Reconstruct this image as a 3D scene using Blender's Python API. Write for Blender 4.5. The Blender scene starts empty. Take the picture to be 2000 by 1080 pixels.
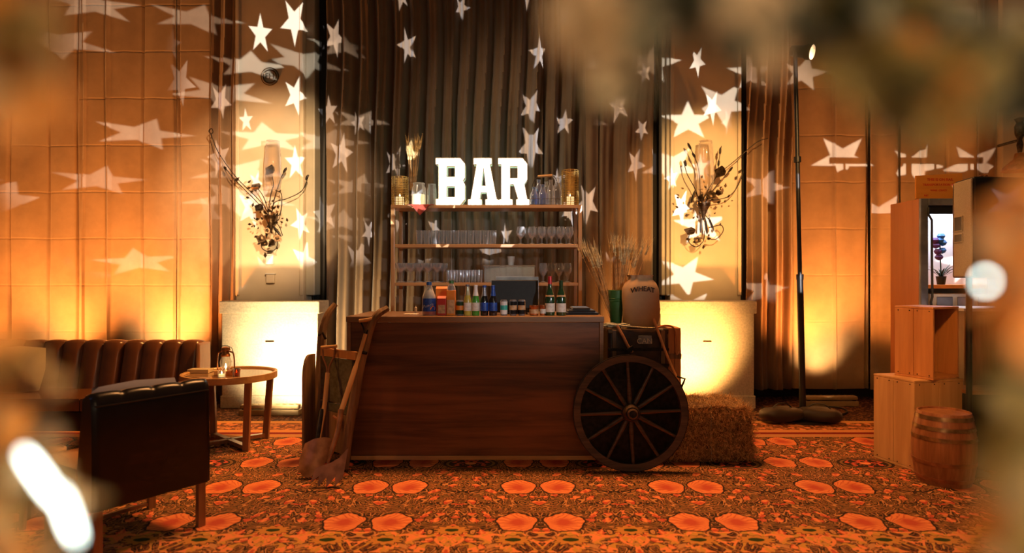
import bpy, math, random
from mathutils import Vector, Matrix, Euler
PI = math.pi
R = random.Random(7)
sc = bpy.context.scene
COL = sc.collection

# ---------------------------------------------------------------- camera
FPX, CX, CY, H = 1250.0, 1022.0, 543.0, 1.35      # focal length in pixels, eye point, eye height
cam_d = bpy.data.cameras.new('camera'); cam = bpy.data.objects.new('camera', cam_d); COL.objects.link(cam)
cam.location = (0, 0, H); cam.rotation_euler = (PI/2, 0, 0)
cam_d.sensor_width = 36; cam_d.lens = FPX/2000*36
cam_d.shift_x = -(CX-1000)/2000; cam_d.shift_y = (CY-540)/2000
cam_d.clip_start = 0.02; cam_d.clip_end = 60
cam_d.dof.use_dof = True; cam_d.dof.focus_distance = 4.9; cam_d.dof.aperture_fstop = 1.15
sc.camera = cam
sc.view_settings.view_transform = 'Standard'; sc.view_settings.look = 'None'
sc.view_settings.gamma = 1; sc.view_settings.use_curve_mapping = False
sc.view_settings.exposure = 0.18
sc.cycles.use_denoising = True
sc.cycles.max_bounces = 8; sc.cycles.transparent_max_bounces = 24
sc.cycles.sample_clamp_indirect = 6; sc.cycles.sample_clamp_direct = 0
sc.cycles.caustics_reflective = False; sc.cycles.caustics_refractive = False

# ---------------------------------------------------------------- world
w = bpy.data.worlds.new('world'); sc.world = w; w.use_nodes = True
w.node_tree.nodes['Background'].inputs[0].default_value = (1.0, 0.62, 0.34, 1)
w.node_tree.nodes['Background'].inputs[1].default_value = 0.05

def X(px, Y): return (px-CX)*Y/FPX
def Z(py, Y): return H-(py-CY)*Y/FPX
def P(px, py, Y): return Vector((X(px, Y), Y, Z(py, Y)))

# ---------------------------------------------------------------- lights
def spot(name, loc, target, power, color, size=90, blend=1.0, radius=.05):
    d = bpy.data.lights.new(name, 'SPOT'); o = bpy.data.objects.new(name, d); COL.objects.link(o)
    d.energy = power; d.color = color; d.spot_size = math.radians(size); d.spot_blend = blend; d.shadow_soft_size = radius
    o.location = loc; o.rotation_euler = (Vector(target)-Vector(loc)).to_track_quat('-Z', 'Y').to_euler()
    return o
def area(name, loc, target, power, color, sx, sy):
    d = bpy.data.lights.new(name, 'AREA'); o = bpy.data.objects.new(name, d); COL.objects.link(o)
    d.energy = power; d.color = color; d.shape = 'RECTANGLE'; d.size = sx; d.size_y = sy
    o.location = loc; o.rotation_euler = (Vector(target)-Vector(loc)).to_track_quat('-Z', 'Y').to_euler()
    return o
AMBER = (1.0, .31, .055)
YDR, YP, YW = 7.05, 6.95, 7.5            # drapes, pilaster fronts, wall behind
def uplight(name, px, Y, dy, power, color=AMBER, size=120, z=.10, tz=1.4):
    return spot(name, (X(px, Y), Y, z), (X(px, Y), Y+dy, tz), power, color, size, 1.0, .06)
for px_, pw_, tz_ in ((285, 430, 1.9), (60, 330, 1.9), (-120, 200, 2.0), (1625, 330, 1.7), (1800, 110, 2.2)):
    uplight('uplight_beam', px_, 6.38, .64, pw_, size=84, z=.19, tz=tz_)
uplight('uplight_beam', 285, 6.62, .40, 90, (1.0, .58, .24), 80, z=.15, tz=1.1)
uplight('uplight_beam', 62, 6.62, .40, 55, (1.0, .55, .20), 80, z=.15, tz=1.1)
uplight('uplight_beam', 1625, 6.66, .38, 80, (1.0, .58, .24), 80, tz=.9)
uplight('uplight_beam', 528, 5.85, .75, 290, (1.0, .72, .38), 104, z=.25, tz=.58)
uplight('uplight_beam', 1385, 5.85, .75, 330, (1.0, .46, .13), 80, z=.25, tz=.60)
# narrow overhead spots added to brighten the pilasters above the pedestals
spot('pilaster_fill', (-.2, 1.8, 4.0), (X(535, 6.95), 6.95, 2.3), 2100, (1.0, .62, .32), 23, .8, .05)
spot('pilaster_fill', (2.2, 2.4, 4.0), (X(1378, 6.95), 6.95, 2.2), 1300, (1.0, .52, .17), 25, .8, .05)
uplight('uplight_beam', 1975, 6.2, .5, 90, tz=1.9)
spot('drape_fill', (-2.6, 2.2, 4.6), (.1, 7, 2.7), 430, (1.0, .66, .40), 32, 1, .25)  # soft spot added from above to bring out the centre drape folds
# warm overhead area light added above the bar to light the carpet
area('overhead_fill', (0.2, 5.3, 5.0), (0.2, 3.4, 0), 106, (1.0, .42, .13), 2.4, .8).data.spread = math.radians(105)
spot('rack_fill', (3.0, -.3, 2.1), (-.25, 5.6, 1.62), 330, (.92, .95, 1.0), 20, .7, .05)  # plain spot added from the front to brighten glasses and bottles
area('front_fill', (1.0, -1.6, 3.2), (0.6, 5.0, 1.3), 6, (1.0, .60, .28), 1.6, 1.0)  # soft area fill added behind the camera
spot('amber_fill', (-.6, 5.9, 4.6), (-3.0, 4.9, .3), 700, (1.0, .42, .08), 44, 1, .1)  # unseen amber spot added to brighten the sofa
spot('amber_fill', (4.6, 2.2, 3.2), (2.9, 4.6, .6), 1, (1.0, .38, .07), 50, 1, .1)  # added amber spot from the right, almost off
spot('amber_fill', (1.6, 2.4, 2.6), (2.9, 4.6, .7), 150, (1.0, .40, .09), 42, 1, .1)  # amber spot added to brighten crates and barrel
spot('amber_fill', (1.3, 3.2, 2.9), (3.3, 5.2, 1.9), 110, (1.0, .42, .07), 34, 1, .1)  # amber spot added for the sign board and cabinet
spot('amber_fill', (-3.3, 3.9, 1.9), (-1.45, 4.45, .35), 55, (1.0, .42, .10), 34, 1, .08)  # amber spot added to rim the spade, fork and wheelbarrow
spot('blue_effect_light', (-2.9, .8, 3.2), (-1.9, 3.3, .75), 14, (.40, .45, 1.0), 26, .6, .12)
# unseen point lights added round the lens to brighten the garland leaves
for q in ((-.32, -.12, 1.62), (.28, -.10, 1.75), (.42, -.10, 1.25), (-.40, -.10, 1.20), (-.30, .12, 1.12), (.36, .14, 1.25), (.20, .08, 1.72)):
    d_ = bpy.data.lights.new('garland_fill', 'POINT'); o_ = bpy.data.objects.new('garland_fill', d_); COL.objects.link(o_); o_.location = q
    d_.energy = 2.5; d_.color = (1, .76, .48); d_.shadow_soft_size = .02

# ---------------------------------------------------------------- node helper
class E:
    """a socket (or number) that can be written in formulas"""
    def __init__(s, nt, k): s.nt = nt; s.k = k
    def _m(s, op, *a):
        n = s.nt.nodes.new('ShaderNodeMath'); n.operation = op
        for i, x in enumerate((s,)+a):
            x = x.k if isinstance(x, E) else x
            if isinstance(x, (int, float)): n.inputs[i].default_value = x
            else: s.nt.links.new(x, n.inputs[i])
        return E(s.nt, n.outputs[0])
    def __add__(s, o): return s._m('ADD', o)
    __radd__ = __add__
    def __sub__(s, o): return s._m('SUBTRACT', o)
    def __rsub__(s, o): return E(s.nt, o)._m('SUBTRACT', s) if not isinstance(o, E) else o-s
    def __mul__(s, o): return s._m('MULTIPLY', o)
    __rmul__ = __mul__
    def __truediv__(s, o): return s._m('DIVIDE', o)
    def abs(s): return s._m('ABSOLUTE')
    def frac(s): return s._m('FRACT')
    def lt(s, o): return s._m('LESS_THAN', o)
    def gt(s, o): return s._m('GREATER_THAN', o)
    def sin(s): return s._m('SINE')
    def cos(s): return s._m('COSINE')
    def sqrt(s): return s._m('SQRT')
    def min(s, o): return s._m('MINIMUM', o)
    def max(s, o): return s._m('MAXIMUM', o)
    def atan2(s, o): return s._m('ARCTAN2', o)
    def step(s, a, b):
        n = s.nt.nodes.new('ShaderNodeMapRange'); n.interpolation_type = 'SMOOTHSTEP'
        s.nt.links.new(s.k, n.inputs[0]); n.inputs[1].default_value = a; n.inputs[2].default_value = b
        return E(s.nt, n.outputs[0])
def sep(nt, sock):
    n = nt.nodes.new('ShaderNodeSeparateXYZ'); nt.links.new(sock, n.inputs[0])
    return [E(nt, n.outputs[i]) for i in range(3)]
def comb(nt, *a):
    n = nt.nodes.new('ShaderNodeCombineXYZ')
    for i, x in enumerate(a):
        if isinstance(x, E): nt.links.new(x.k, n.inputs[i])
        else: n.inputs[i].default_value = x
    return n.outputs[0]
def tex(nt, kind, vec, **kw):
    n = nt.nodes.new('ShaderNodeTex'+kind)
    for k, v in kw.items():
        if hasattr(n, k) and not k[0].isupper(): setattr(n, k, v)
        else: n.inputs[k].default_value = v
    if vec is not None: nt.links.new(vec, n.inputs['Vector'])
    return n
def mixc(nt, f, a, b):
    n = nt.nodes.new('ShaderNodeMix'); n.data_type = 'RGBA'
    for s_, x in ((n.inputs[0], f), (n.inputs[6], a), (n.inputs[7], b)):
        if isinstance(x, E): nt.links.new(x.k, s_)
        elif isinstance(x, (int, float)): s_.default_value = x
        elif isinstance(x, tuple): s_.default_value = (*x[:3], 1)
        else: nt.links.new(x, s_)
    return n.outputs[2]

# star projectors: a gobo lamp whose beam is cut into five-pointed stars
def gobo(o, scale, rmin, rmax, stretch=1.0, dens=1.0, seed=0.0, cut=-.17):
    d = o.data; d.use_nodes = True; nt = d.node_tree
    em = [n for n in nt.nodes if n.type == 'EMISSION'][0]
    tc = nt.nodes.new('ShaderNodeTexCoord')
    x, y, z = sep(nt, tc.outputs['Normal'])
    u = x/z*(-scale)+seed; v = y/z*(-scale*stretch)+seed*.7
    vo = tex(nt, 'Voronoi', comb(nt, u, v, 0.0), voronoi_dimensions='2D', Scale=1.0, Randomness=.75)
    cx, cy, _ = sep(nt, vo.outputs['Position'])
    r1, r2, r3 = sep(nt, vo.outputs['Color'])
    dx, dy = u-cx, v-cy
    rho = (dx*dx+dy*dy).sqrt()
    a = dy.atan2(dx)+r1*6.283+20*PI
    phi = ((a/(2*PI/5)).frac()-.5).abs()*(2*PI/5)
    phi = (PI/5)-phi
    Rr = r2*(rmax-rmin)+rmin
    val = rho*(phi.cos()*.235+phi.sin()*.676)-Rr*.235
    inside = (val*-1).step(-.004, .008)
    on = r3.lt(dens)
    low = (y/z*-1).step(cut-.01, cut+.01)          # masked in the beam strength to keep stars off low objects
    s_ = inside*on*low*(r1*.5+.6)
    nt.links.new(s_.k, em.inputs['Strength'])
p1_ = spot('star_projector_beam', (2.6, -.4, 1.9), (-3.35, 7, 2.9), 3000, (1, .93, .88), 22, .3, .012)
gobo(p1_, 9, .34, .52, 2.5, .85, 3.3, -.176)
p2_ = spot('star_projector_beam', (2.9, -.4, 1.8), (3.1, 7, 2.7), 3200, (1, .93, .90), 36, .25, .010)
gobo(p2_, 9, .32, .48, 1.35, .8, 5.15, -.215)
p3_ = spot('star_projector_beam', (1.4, -.6, 2.2), (-.5, 6.9, 3.1), 6500, (1, .95, .97), 42, .35, .006)
gobo(p3_, 23, .20, .44, .55, .62, 1.7, -.20)

# ---------------------------------------------------------------- materials
MATS = {}
def newmat(name):
    m = bpy.data.materials.new(name); m.use_nodes = True; nt = m.node_tree
    return m, nt, nt.nodes['Principled BSDF']
def bump(nt, b, h, s=.3, d=.01):
    n = nt.nodes.new('ShaderNodeBump'); n.inputs['Strength'].default_value = s; n.inputs['Distance'].default_value = d
    nt.links.new(h.k if isinstance(h, E) else h, n.inputs['Height']); nt.links.new(n.outputs[0], b.inputs['Normal'])
def plain(name, c, rough=.5, metal=0, var=.15, scale=12, bumps=0, coat=0, spec=.5, detail=3, **kw):
    m, nt, b = newmat(name)
    tc = nt.nodes.new('ShaderNodeTexCoord')
    n = tex(nt, 'Noise', tc.outputs['Object'], Scale=scale, Detail=detail)
    c2 = tuple(max(0, x*(1-var*2)) for x in c); c1 = tuple(min(1, x*(1+var)) for x in c)
    f = E(nt, n.outputs['Fac']).step(.3, .7)
    nt.links.new(mixc(nt, f, c2, c1), b.inputs['Base Color'])
    b.inputs['Roughness'].default_value = rough; b.inputs['Metallic'].default_value = metal
    b.inputs['Coat Weight'].default_value = coat; b.inputs['Specular IOR Level'].default_value = spec
    if bumps: bump(nt, b, n.outputs['Fac'], bumps, .01)
    for k, v in kw.items(): b.inputs[k].default_value = v
    return m
def wood(name, c, c2, axis=0, scale=3, rough=.45, coat=0.0, plank=0, bumps=.12, contrast=1.0):
    """grain runs along axis"""
    m, nt, b = newmat(name)
    tc = nt.nodes.new('ShaderNodeTexCoord'); mp = nt.nodes.new('ShaderNodeMapping')
    s = [scale*8]*3; s[axis] = scale*.6
    mp.inputs['Scale'].default_value = s; nt.links.new(tc.outputs['Object'], mp.inputs[0])
    n = tex(nt, 'Noise', mp.outputs[0], Scale=1.0, Detail=6, Roughness=.6, Distortion=.6)
    mp2 = nt.nodes.new('ShaderNodeMapping'); s2 = [scale*2.2]*3; s2[axis] = scale*.14
    mp2.inputs['Scale'].default_value = s2; nt.links.new(tc.outputs['Object'], mp2.inputs[0])
    n2 = tex(nt, 'Noise', mp2.outputs[0], Scale=1.0, Detail=3, Distortion=1.0)
    f = (E(nt, n.outputs['Fac'])*.55+E(nt, n2.outputs['Fac'])*.45).step(.5-.16/contrast, .5+.16/contrast)
    nt.links.new(mixc(nt, f, c2, c), b.inputs['Base Color'])
    b.inputs['Roughness'].default_value = rough; b.inputs['Coat Weight'].default_value = coat; b.inputs['Coat Roughness'].default_value = .2
    bump(nt, b, n.outputs['Fac'], bumps, .004)
    return m
def cloth(name, c, crease=0, weave=260, sheen=.3, rough=.85):
    m, nt, b = newmat(name)
    tc = nt.nodes.new('ShaderNodeTexCoord')
    x, y, z = sep(nt, tc.outputs['Object'])
    n = tex(nt, 'Noise', tc.outputs['Object'], Scale=2.5, Detail=5, Roughness=.65)
    n2 = tex(nt, 'Noise', comb(nt, x*weave, y*weave, z*weave*.25), Scale=1.0, Detail=1)
    f = E(nt, n.outputs['Fac']).step(.25, .75)
    nt.links.new(mixc(nt, f, tuple(v*.82 for v in c), tuple(min(1, v*1.08) for v in c)), b.inputs['Base Color'])
    h = E(nt, n2.outputs['Fac'])*.04+E(nt, n.outputs['Fac'])*.25
    if crease:
        n3 = tex(nt, 'Noise', comb(nt, x*1.3, y, z*.4), Scale=1.0, Detail=3)
        q = ((z*1.95+E(nt, n3.outputs['Fac'])*.12).frac()-.5).abs().step(.0, .03)
        h = h+q*crease
    bump(nt, b, h, .6, .012)
    b.inputs['Roughness'].default_value = rough; b.inputs['Sheen Weight'].default_value = sheen
    b.inputs['Specular IOR Level'].default_value = .2
    return m
def emit(name, c, s):
    m, nt, b = newmat(name)
    b.inputs['Base Color'].default_value = (*c, 1); b.inputs['Emission Color'].default_value = (*c, 1); b.inputs['Emission Strength'].default_value = s
    return m
def thin_glass(name, tint=(.93, .95, .96), refl=.16, rough=.03):
    m, nt, b = newmat(name); nt.nodes.remove(b)
    out = nt.nodes['Material Output']
    t = nt.nodes.new('ShaderNodeBsdfTransparent'); t.inputs[0].default_value = (*tint, 1)
    g = nt.nodes.new('ShaderNodeBsdfGlossy'); g.inputs['Roughness'].default_value = rough; g.inputs[0].default_value = (1, 1, 1, 1)
    d = nt.nodes.new('ShaderNodeBsdfDiffuse'); d.inputs[0].default_value = (.9, .92, .95, 1)
    lw = nt.nodes.new('ShaderNodeLayerWeight'); lw.inputs[0].default_value = .35
    f = E(nt, lw.outputs['Facing'])*.75+refl*.6
    mx = nt.nodes.new('ShaderNodeMixShader'); nt.links.new(f.k, mx.inputs[0]); nt.links.new(t.outputs[0], mx.inputs[1])
    m2 = nt.nodes.new('ShaderNodeMixShader'); m2.inputs[0].default_value = .5
    nt.links.new(g.outputs[0], m2.inputs[1]); nt.links.new(d.outputs[0], m2.inputs[2]); nt.links.new(m2.outputs[0], mx.inputs[2])
    nt.links.new(mx.outputs[0], out.inputs[0])
    return m
def stone(name, c):
    m, nt, b = newmat(name)
    tc = nt.nodes.new('ShaderNodeTexCoord')
    n = tex(nt, 'Noise', tc.outputs['Object'], Scale=55.0, Detail=4, Roughness=.7)
    n2 = tex(nt, 'Noise', tc.outputs['Object'], Scale=5.0, Detail=3)
    f = (E(nt, n.outputs['Fac'])*.75+E(nt, n2.outputs['Fac'])*.25).step(.36, .62)
    nt.links.new(mixc(nt, f, tuple(v*.74 for v in c), c), b.inputs['Base Color'])
    b.inputs['Roughness'].default_value = .6
    bump(nt, b, n.outputs['Fac'], .25, .004)
    return m
def straw_mat(name, c, c2, s=60):
    m, nt, b = newmat(name)
    tc = nt.nodes.new('ShaderNodeTexCoord')
    n = tex(nt, 'Noise', tc.outputs['Object'], Scale=s, Detail=3, Distortion=2.0)
    f = E(nt, n.outputs['Fac']).step(.35, .65)
    nt.links.new(mixc(nt, f, c2, c), b.inputs['Base Color']); b.inputs['Roughness'].default_value = .8
    bump(nt, b, n.outputs['Fac'], .8, .02)
    return m
def leaf_mat(name, c, trans=.35):
    m, nt, b = newmat(name)
    tc = nt.nodes.new('ShaderNodeTexCoord')
    n = tex(nt, 'Noise', tc.outputs['Object'], Scale=60, Detail=2)
    nt.links.new(mixc(nt, E(nt, n.outputs['Fac']).step(.3, .7), tuple(v*.6 for v in c), c), b.inputs['Base Color'])
    b.inputs['Roughness'].default_value = .6
    t = nt.nodes.new('ShaderNodeBsdfTranslucent'); t.inputs[0].default_value = (*c, 1)
    mx = nt.nodes.new('ShaderNodeMixShader'); mx.inputs[0].default_value = trans
    nt.links.new(b.outputs[0], mx.inputs[1]); nt.links.new(t.outputs[0], mx.inputs[2]); nt.links.new(mx.outputs[0], nt.nodes['Material Output'].inputs[0])
    return m

M = dict(
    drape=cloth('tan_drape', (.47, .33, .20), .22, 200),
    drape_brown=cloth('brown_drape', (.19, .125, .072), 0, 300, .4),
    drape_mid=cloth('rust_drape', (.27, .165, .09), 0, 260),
    gap_and_cloth_black=cloth('black_gap_and_cloth', (.012, .011, .01), 0),
    plaster=plain('cream_plaster', (.66, .56, .40), .55, var=.04, scale=3),
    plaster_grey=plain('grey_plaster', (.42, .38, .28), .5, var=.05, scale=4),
    stone=stone('granite', (.68, .60, .44)),
    bar=wood('bar_laminate', (.20, .078, .030), (.050, .020, .010), 0, 1.7, .36, .25, contrast=1.2),
    bar_edge=wood('bar_edge', (.30, .17, .08), (.16, .085, .04), 0, 2, .4, .2),
    oak=wood('oak', (.62, .36, .14), (.44, .23, .085), 0, 3, .4, .2),
    oakz=wood('oak_upright', (.62, .36, .14), (.44, .23, .085), 2, 3, .4, .2),
    walnut=wood('table_wood', (.36, .17, .075), (.22, .095, .04), 2, 3, .35, .3),
    crate=wood('crate_pine', (.66, .30, .10), (.46, .18, .055), 2, 2.4, .55, 0, contrast=.8),
    crate_light=wood('crate_pine_pale', (.66, .38, .16), (.48, .25, .09), 2, 2.4, .55, 0, contrast=.8),
    old=wood('weathered_wood', (.30, .165, .075), (.12, .06, .025), 2, 3.5, .6, 0, bumps=.4),
    oldg=wood('green_grey_wood', (.15, .135, .075), (.06, .05, .028), 0, 3, .65, 0, bumps=.4),
    wheel=wood('wheel_wood', (.135, .075, .038), (.045, .024, .012), 0, 5, .5, .1, bumps=.5),
    barrel=wood('barrel_oak', (.42, .17, .07), (.22, .08, .03), 2, 4, .35, .4),
    rust=plain('rusty_iron', (.36, .155, .07), .42, .55, .18, 14, .03),
    iron=plain('dark_iron', (.03, .022, .018), .45, .7, .2, 30, .1),
    bronze=plain('bronze', (.10, .06, .03), .35, .85, .3, 40, .1),
    copper=plain('copper', (.55, .22, .08), .3, .9, .15, 20),
    black=plain('black_plastic', (.012, .012, .013), .4, 0, .1, 30),
    blackbox=plain('matte_black', (.016, .018, .016), .6, 0, .1, 30),
    grille=plain('speaker_grey', (.40, .34, .25), .6, .2, .1, 200),
    leather=plain('brown_leather', (.17, .062, .024), .26, 0, .06, 9, .05, .25),
    leather_dark=plain('black_leather', (.007, .004, .0045), .28, 0, .2, 9, .05, .15, spec=.35),
    trunk=plain('trunk_leather', (.055, .024, .012), .35, 0, .4, 9, .25, .2),
    glass=thin_glass('clear_glass'), glass_dim=thin_glass('lantern_glass', (.95, .9, .85), .1),
    plastic=thin_glass('clear_plastic', (.85, .87, .88), .30, .2),
    blueglass=thin_glass('blue_glass', (.10, .42, .85), .25),
    wire=plain('brass_wire', (.55, .38, .12), .35, .7, .1, 20),
    wax=plain('wax', (.85, .78, .55), .5, 0, .03, **{'Emission Color': (1, .8, .35, 1), 'Emission Strength': .9}),
    flame=emit('candle_flame', (1, .62, .25), 18),
    bulb=emit('marquee_face', (.90, 1.0, .95), 4.5),
    bulb2=emit('marquee_bulb', (1, .98, .88), 9),
    letter=plain('letter_metal', (.8, .78, .6), .4, 0, .05),
    led=emit('led_bulb', (.84, 1.0, .90), 9), led_small=emit('led_small', (.84, 1.0, .90), 15), halo=emit('letter_halo', (.55, 1.0, .78), 1.5),
    lampface=emit('stage_lamp', (1, .62, .3), 14), lens_dim=plain('lens', (.5, .4, .25), .1, 0, .05),
    burlap=cloth('burlap', (.52, .33, .17), 0, 420, .1),
    burlap_in=cloth('burlap_pale', (.60, .46, .24), 0, 420, .1),
    ink=plain('ink', (.05, .03, .02), .8),
    green=plain('green_tin', (.045, .16, .035), .4, .1, .1, 10),
    straw=straw_mat('hay', (.34, .17, .055), (.07, .03, .012)),
    strawp=plain('loose_straw', (.66, .38, .14), .7, 0, .3, 40),
    wheat=plain('wheat_stem', (.62, .35, .12), .6, 0, .25, 30),
    wheat2=plain('wheat_ear', (.85, .60, .26), .6, 0, .3, 30),
    rope=plain('pale_rope', (.50, .47, .30), .8, 0, .2, 90, .4),
    cane=plain('varnished_cane', (.52, .20, .06), .3, 0, .15, 10, 0, .4),
    white=plain('white_paint', (.8, .78, .72), .5, 0, .04),
    silver=plain('silver_frame', (.34, .35, .39), .3, .6, .2, 6),
    red=plain('red_label', (.6, .03, .02), .4, 0, .1), orange=plain('orange_label', (.85, .25, .02), .4, 0, .1),
    tanlab=plain('kraft_label', (.60, .36, .17), .5, 0, .15, 40), blue=plain('blue_label', (.02, .08, .42), .4, 0, .2, 60),
    bluecap=plain('blue_cap', (.02, .12, .4), .4), teal=plain('teal_label', (.05, .50, .42), .4),
    yellow=plain('yellow_beer', (.60, .48, .08), .2, 0, .1), lime=plain('green_bottle', (.07, .32, .04), .15, 0, .15, 20, 0, .4),
    darkgreen=plain('dark_green_glass', (.015, .05, .015), .12, 0, .2, 20, 0, .5), amber=plain('dark_bottle', (.012, .010, .012), .12, 0, .2, 20, 0, .5),
    paper=plain('paper_label', (.78, .70, .58), .6, 0, .08, 40), redcap=plain('red_foil', (.55, .02, .03), .3, .2),
    redcloth=cloth('red_cloth', (.36, .06, .035), 0), pillow=cloth('denim_pillow', (.24, .24, .30), 0), cream=cloth('cream_pillow', (.62, .50, .30), 0),
    sandbag=cloth('sandbag', (.030, .019, .012), 0, rough=.5, sheen=.1), sign=wood('orange_board', (.78, .34, .06), (.66, .27, .045), 0, 2, .6),
    plant=leaf_mat('plant_leaf', (.03, .06, .02)), purple=plain('purple_flower', (.10, .02, .14), .6), bluef=plain('blue_flower', (.01, .12, .35), .5),
    lf_dark=leaf_mat('dark_leaf', (.026, .032, .010)), lf_olive=leaf_mat('olive_leaf', (.30, .21, .05)),
    lf_cream=leaf_mat('cream_leaf', (.72, .52, .30)), lf_orange=leaf_mat('orange_leaf', (.80, .33, .06)), lf_tan=leaf_mat('tan_leaf', (.50, .31, .12)),
    lf_sage=leaf_mat('sage_leaf', (.30, .27, .17)),
    twig=plain('twig', (.12, .07, .03), .7),
)
# ---------------------------------------------------------------- mesh helpers
def wm(o):
    m = o.matrix_basis.copy()
    while o.parent: o = o.parent; m = o.matrix_basis @ m
    return m
class MB:
    def __init__(s): s.v = []; s.f = []; s.m = []; s.mi = 0
    def add(s, vs, fs, mi=None):
        b = len(s.v); s.v += [Vector(q) for q in vs]; s.f += [tuple(b+i for i in f) for f in fs]; s.m += [s.mi if mi is None else mi]*len(fs); return s
    def box(s, lo, hi, mat=None, mi=None):
        x0, y0, z0 = lo; x1, y1, z1 = hi
        vs = [Vector(q) for q in ((x0,y0,z0),(x1,y0,z0),(x1,y1,z0),(x0,y1,z0),(x0,y0,z1),(x1,y0,z1),(x1,y1,z1),(x0,y1,z1))]
        if mat is not None: vs = [mat @ q for q in vs]
        return s.add(vs, ((0,3,2,1),(4,5,6,7),(0,1,5,4),(1,2,6,5),(2,3,7,6),(3,0,4,7)), mi)
    def beam(s, a, b, w, t, up=(0, 0, 1), mi=None):
        a, b = Vector(a), Vector(b); d = (b-a).normalized(); u = Vector(up)
        sd = d.cross(u)
        if sd.length < 1e-4: sd = d.cross(Vector((1, 0, 0)))
        sd.normalize(); n = sd.cross(d).normalized()
        vs = [p+sd*i*w/2+n*j*t/2 for p in (a, b) for i, j in ((-1,-1),(1,-1),(1,1),(-1,1))]
        return s.add(vs, ((0,1,2,3),(7,6,5,4),(0,4,5,1),(1,5,6,2),(2,6,7,3),(3,7,4,0)), mi)
    def tube(s, pts, r, n=8, mi=None, flat=1.0):
        pts = [Vector(p) for p in pts]; k = len(pts)
        rs = list(r) if isinstance(r, (list, tuple)) else [r]*k
        vs = []; up = Vector((0, 0, 1)); prev = None
        for i, p in enumerate(pts):
            d = (pts[min(i+1, k-1)]-pts[max(i-1, 0)]).normalized()
            if prev is None:
                a = d.cross(up)
                if a.length < .05: a = d.cross(Vector((1, 0, 0)))
            else:
                a = prev-d*prev.dot(d)
                if a.length < 1e-5: a = d.cross(up)
            a.normalize(); prev = a; b = d.cross(a)
            for j in range(n):
                t = 2*PI*j/n; vs.append(p+a*math.cos(t)*rs[i]+b*math.sin(t)*rs[i]*flat)
        fs = [(i*n+j, i*n+(j+1)%n, (i+1)*n+(j+1)%n, (i+1)*n+j) for i in range(k-1) for j in range(n)]
        fs += [tuple(range(n))[::-1], tuple((k-1)*n+j for j in range(n))]
        return s.add(vs, fs, mi)
    def lathe(s, prof, c=(0, 0, 0), n=20, mi=None, mat=None, sx=1, sy=1, wob=None):
        c = Vector(c); vs = []
        for q, (r, z) in enumerate(prof):
            for j in range(n):
                t = 2*PI*j/n; rr = r*(wob(t, z) if wob else 1)
                v = Vector((rr*math.cos(t)*sx, rr*math.sin(t)*sy, z))
                vs.append((mat @ v if mat is not None else v)+c)
        k = len(prof)
        fs = [(i*n+j, i*n+(j+1)%n, (i+1)*n+(j+1)%n, (i+1)*n+j) for i in range(k-1) for j in range(n)]
        if prof[0][0] > 1e-6: fs.append(tuple(range(n))[::-1])
        if prof[-1][0] > 1e-6: fs.append(tuple((k-1)*n+j for j in range(n)))
        return s.add(vs, fs, mi)
    def prism(s, poly, fn, t0, t1, mi=None):
        """poly of 2D points; fn(u, v, t) -> 3D"""
        n = len(poly)
        vs = [fn(u, v, t0) for u, v in poly]+[fn(u, v, t1) for u, v in poly]
        return s.add(vs, [tuple(range(n)), tuple(range(2*n-1, n-1, -1))]+[(i, (i+1)%n, n+(i+1)%n, n+i) for i in range(n)], mi)
    def sphere(s, c, r, n=10, k=6, mi=None, sc_=(1, 1, 1)):
        prof = [(r*math.sin(PI*i/k), -r*math.cos(PI*i/k)) for i in range(k+1)]
        prof[0] = (1e-5, -r); prof[-1] = (1e-5, r)
        return s.lathe(prof, c, n, mi, Matrix.Diagonal((*sc_,)))
    def build(s, name, mats, parent=None, smooth=True, bevel=0, sub=0, origin=None, solid=0, angle=40):
        me = bpy.data.meshes.new(name)
        mats = mats if isinstance(mats, (list, tuple)) else [mats]
        if parent is not None: inv = wm(parent).inverted(); vs = [inv @ q for q in s.v]
        elif origin is not None: o_ = Vector(origin); vs = [q-o_ for q in s.v]
        else: vs = s.v
        me.from_pydata([tuple(q) for q in vs], [], s.f)
        for m_ in mats: me.materials.append(M[m_] if isinstance(m_, str) else m_)
        me.polygons.foreach_set('material_index', s.m)
        me.update()
        import bmesh
        bm = bmesh.new(); bm.from_mesh(me); bmesh.ops.recalc_face_normals(bm, faces=bm.faces)
        for f in bm.faces: f.smooth = smooth
        if smooth:
            ca = math.radians(angle)
            for e in bm.edges:
                if len(e.link_faces) == 2 and e.calc_face_angle(0) > ca: e.smooth = False
        bm.to_mesh(me); bm.free()
        o = bpy.data.objects.new(name, me); COL.objects.link(o)
        if parent is not None: o.parent = parent
        elif origin is not None: o.location = origin
        if solid:
            q = o.modifiers.new('s', 'SOLIDIFY'); q.thickness = solid; q.offset = 0
        if bevel:
            q = o.modifiers.new('b', 'BEVEL'); q.width = bevel; q.segments = 2; q.limit_method = 'ANGLE'; q.angle_limit = math.radians(50)
        if sub:
            q = o.modifiers.new('u', 'SUBSURF'); q.levels = sub; q.render_levels = sub
        return o
def tag(o, label=None, cat=None, group=None, kind=None):
    if label: o['label'] = label
    if cat: o['category'] = cat
    if group: o['group'] = group
    if kind: o['kind'] = kind
    return o
def thing(name, label, cat, loc=(0, 0, 0), group=None, rz=0):
    o = bpy.data.objects.new(name, None); COL.objects.link(o); o.location = loc; o.rotation_euler = (0, 0, rz); o.empty_display_size = .1
    return tag(o, label, cat, group)
def copy_tree(o, parent=None):
    kids = [c for c in bpy.data.objects if c.parent == o]
    c = o.copy(); COL.objects.link(c); c.parent = parent
    for k in kids: copy_tree(k, c)
    return c
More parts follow.
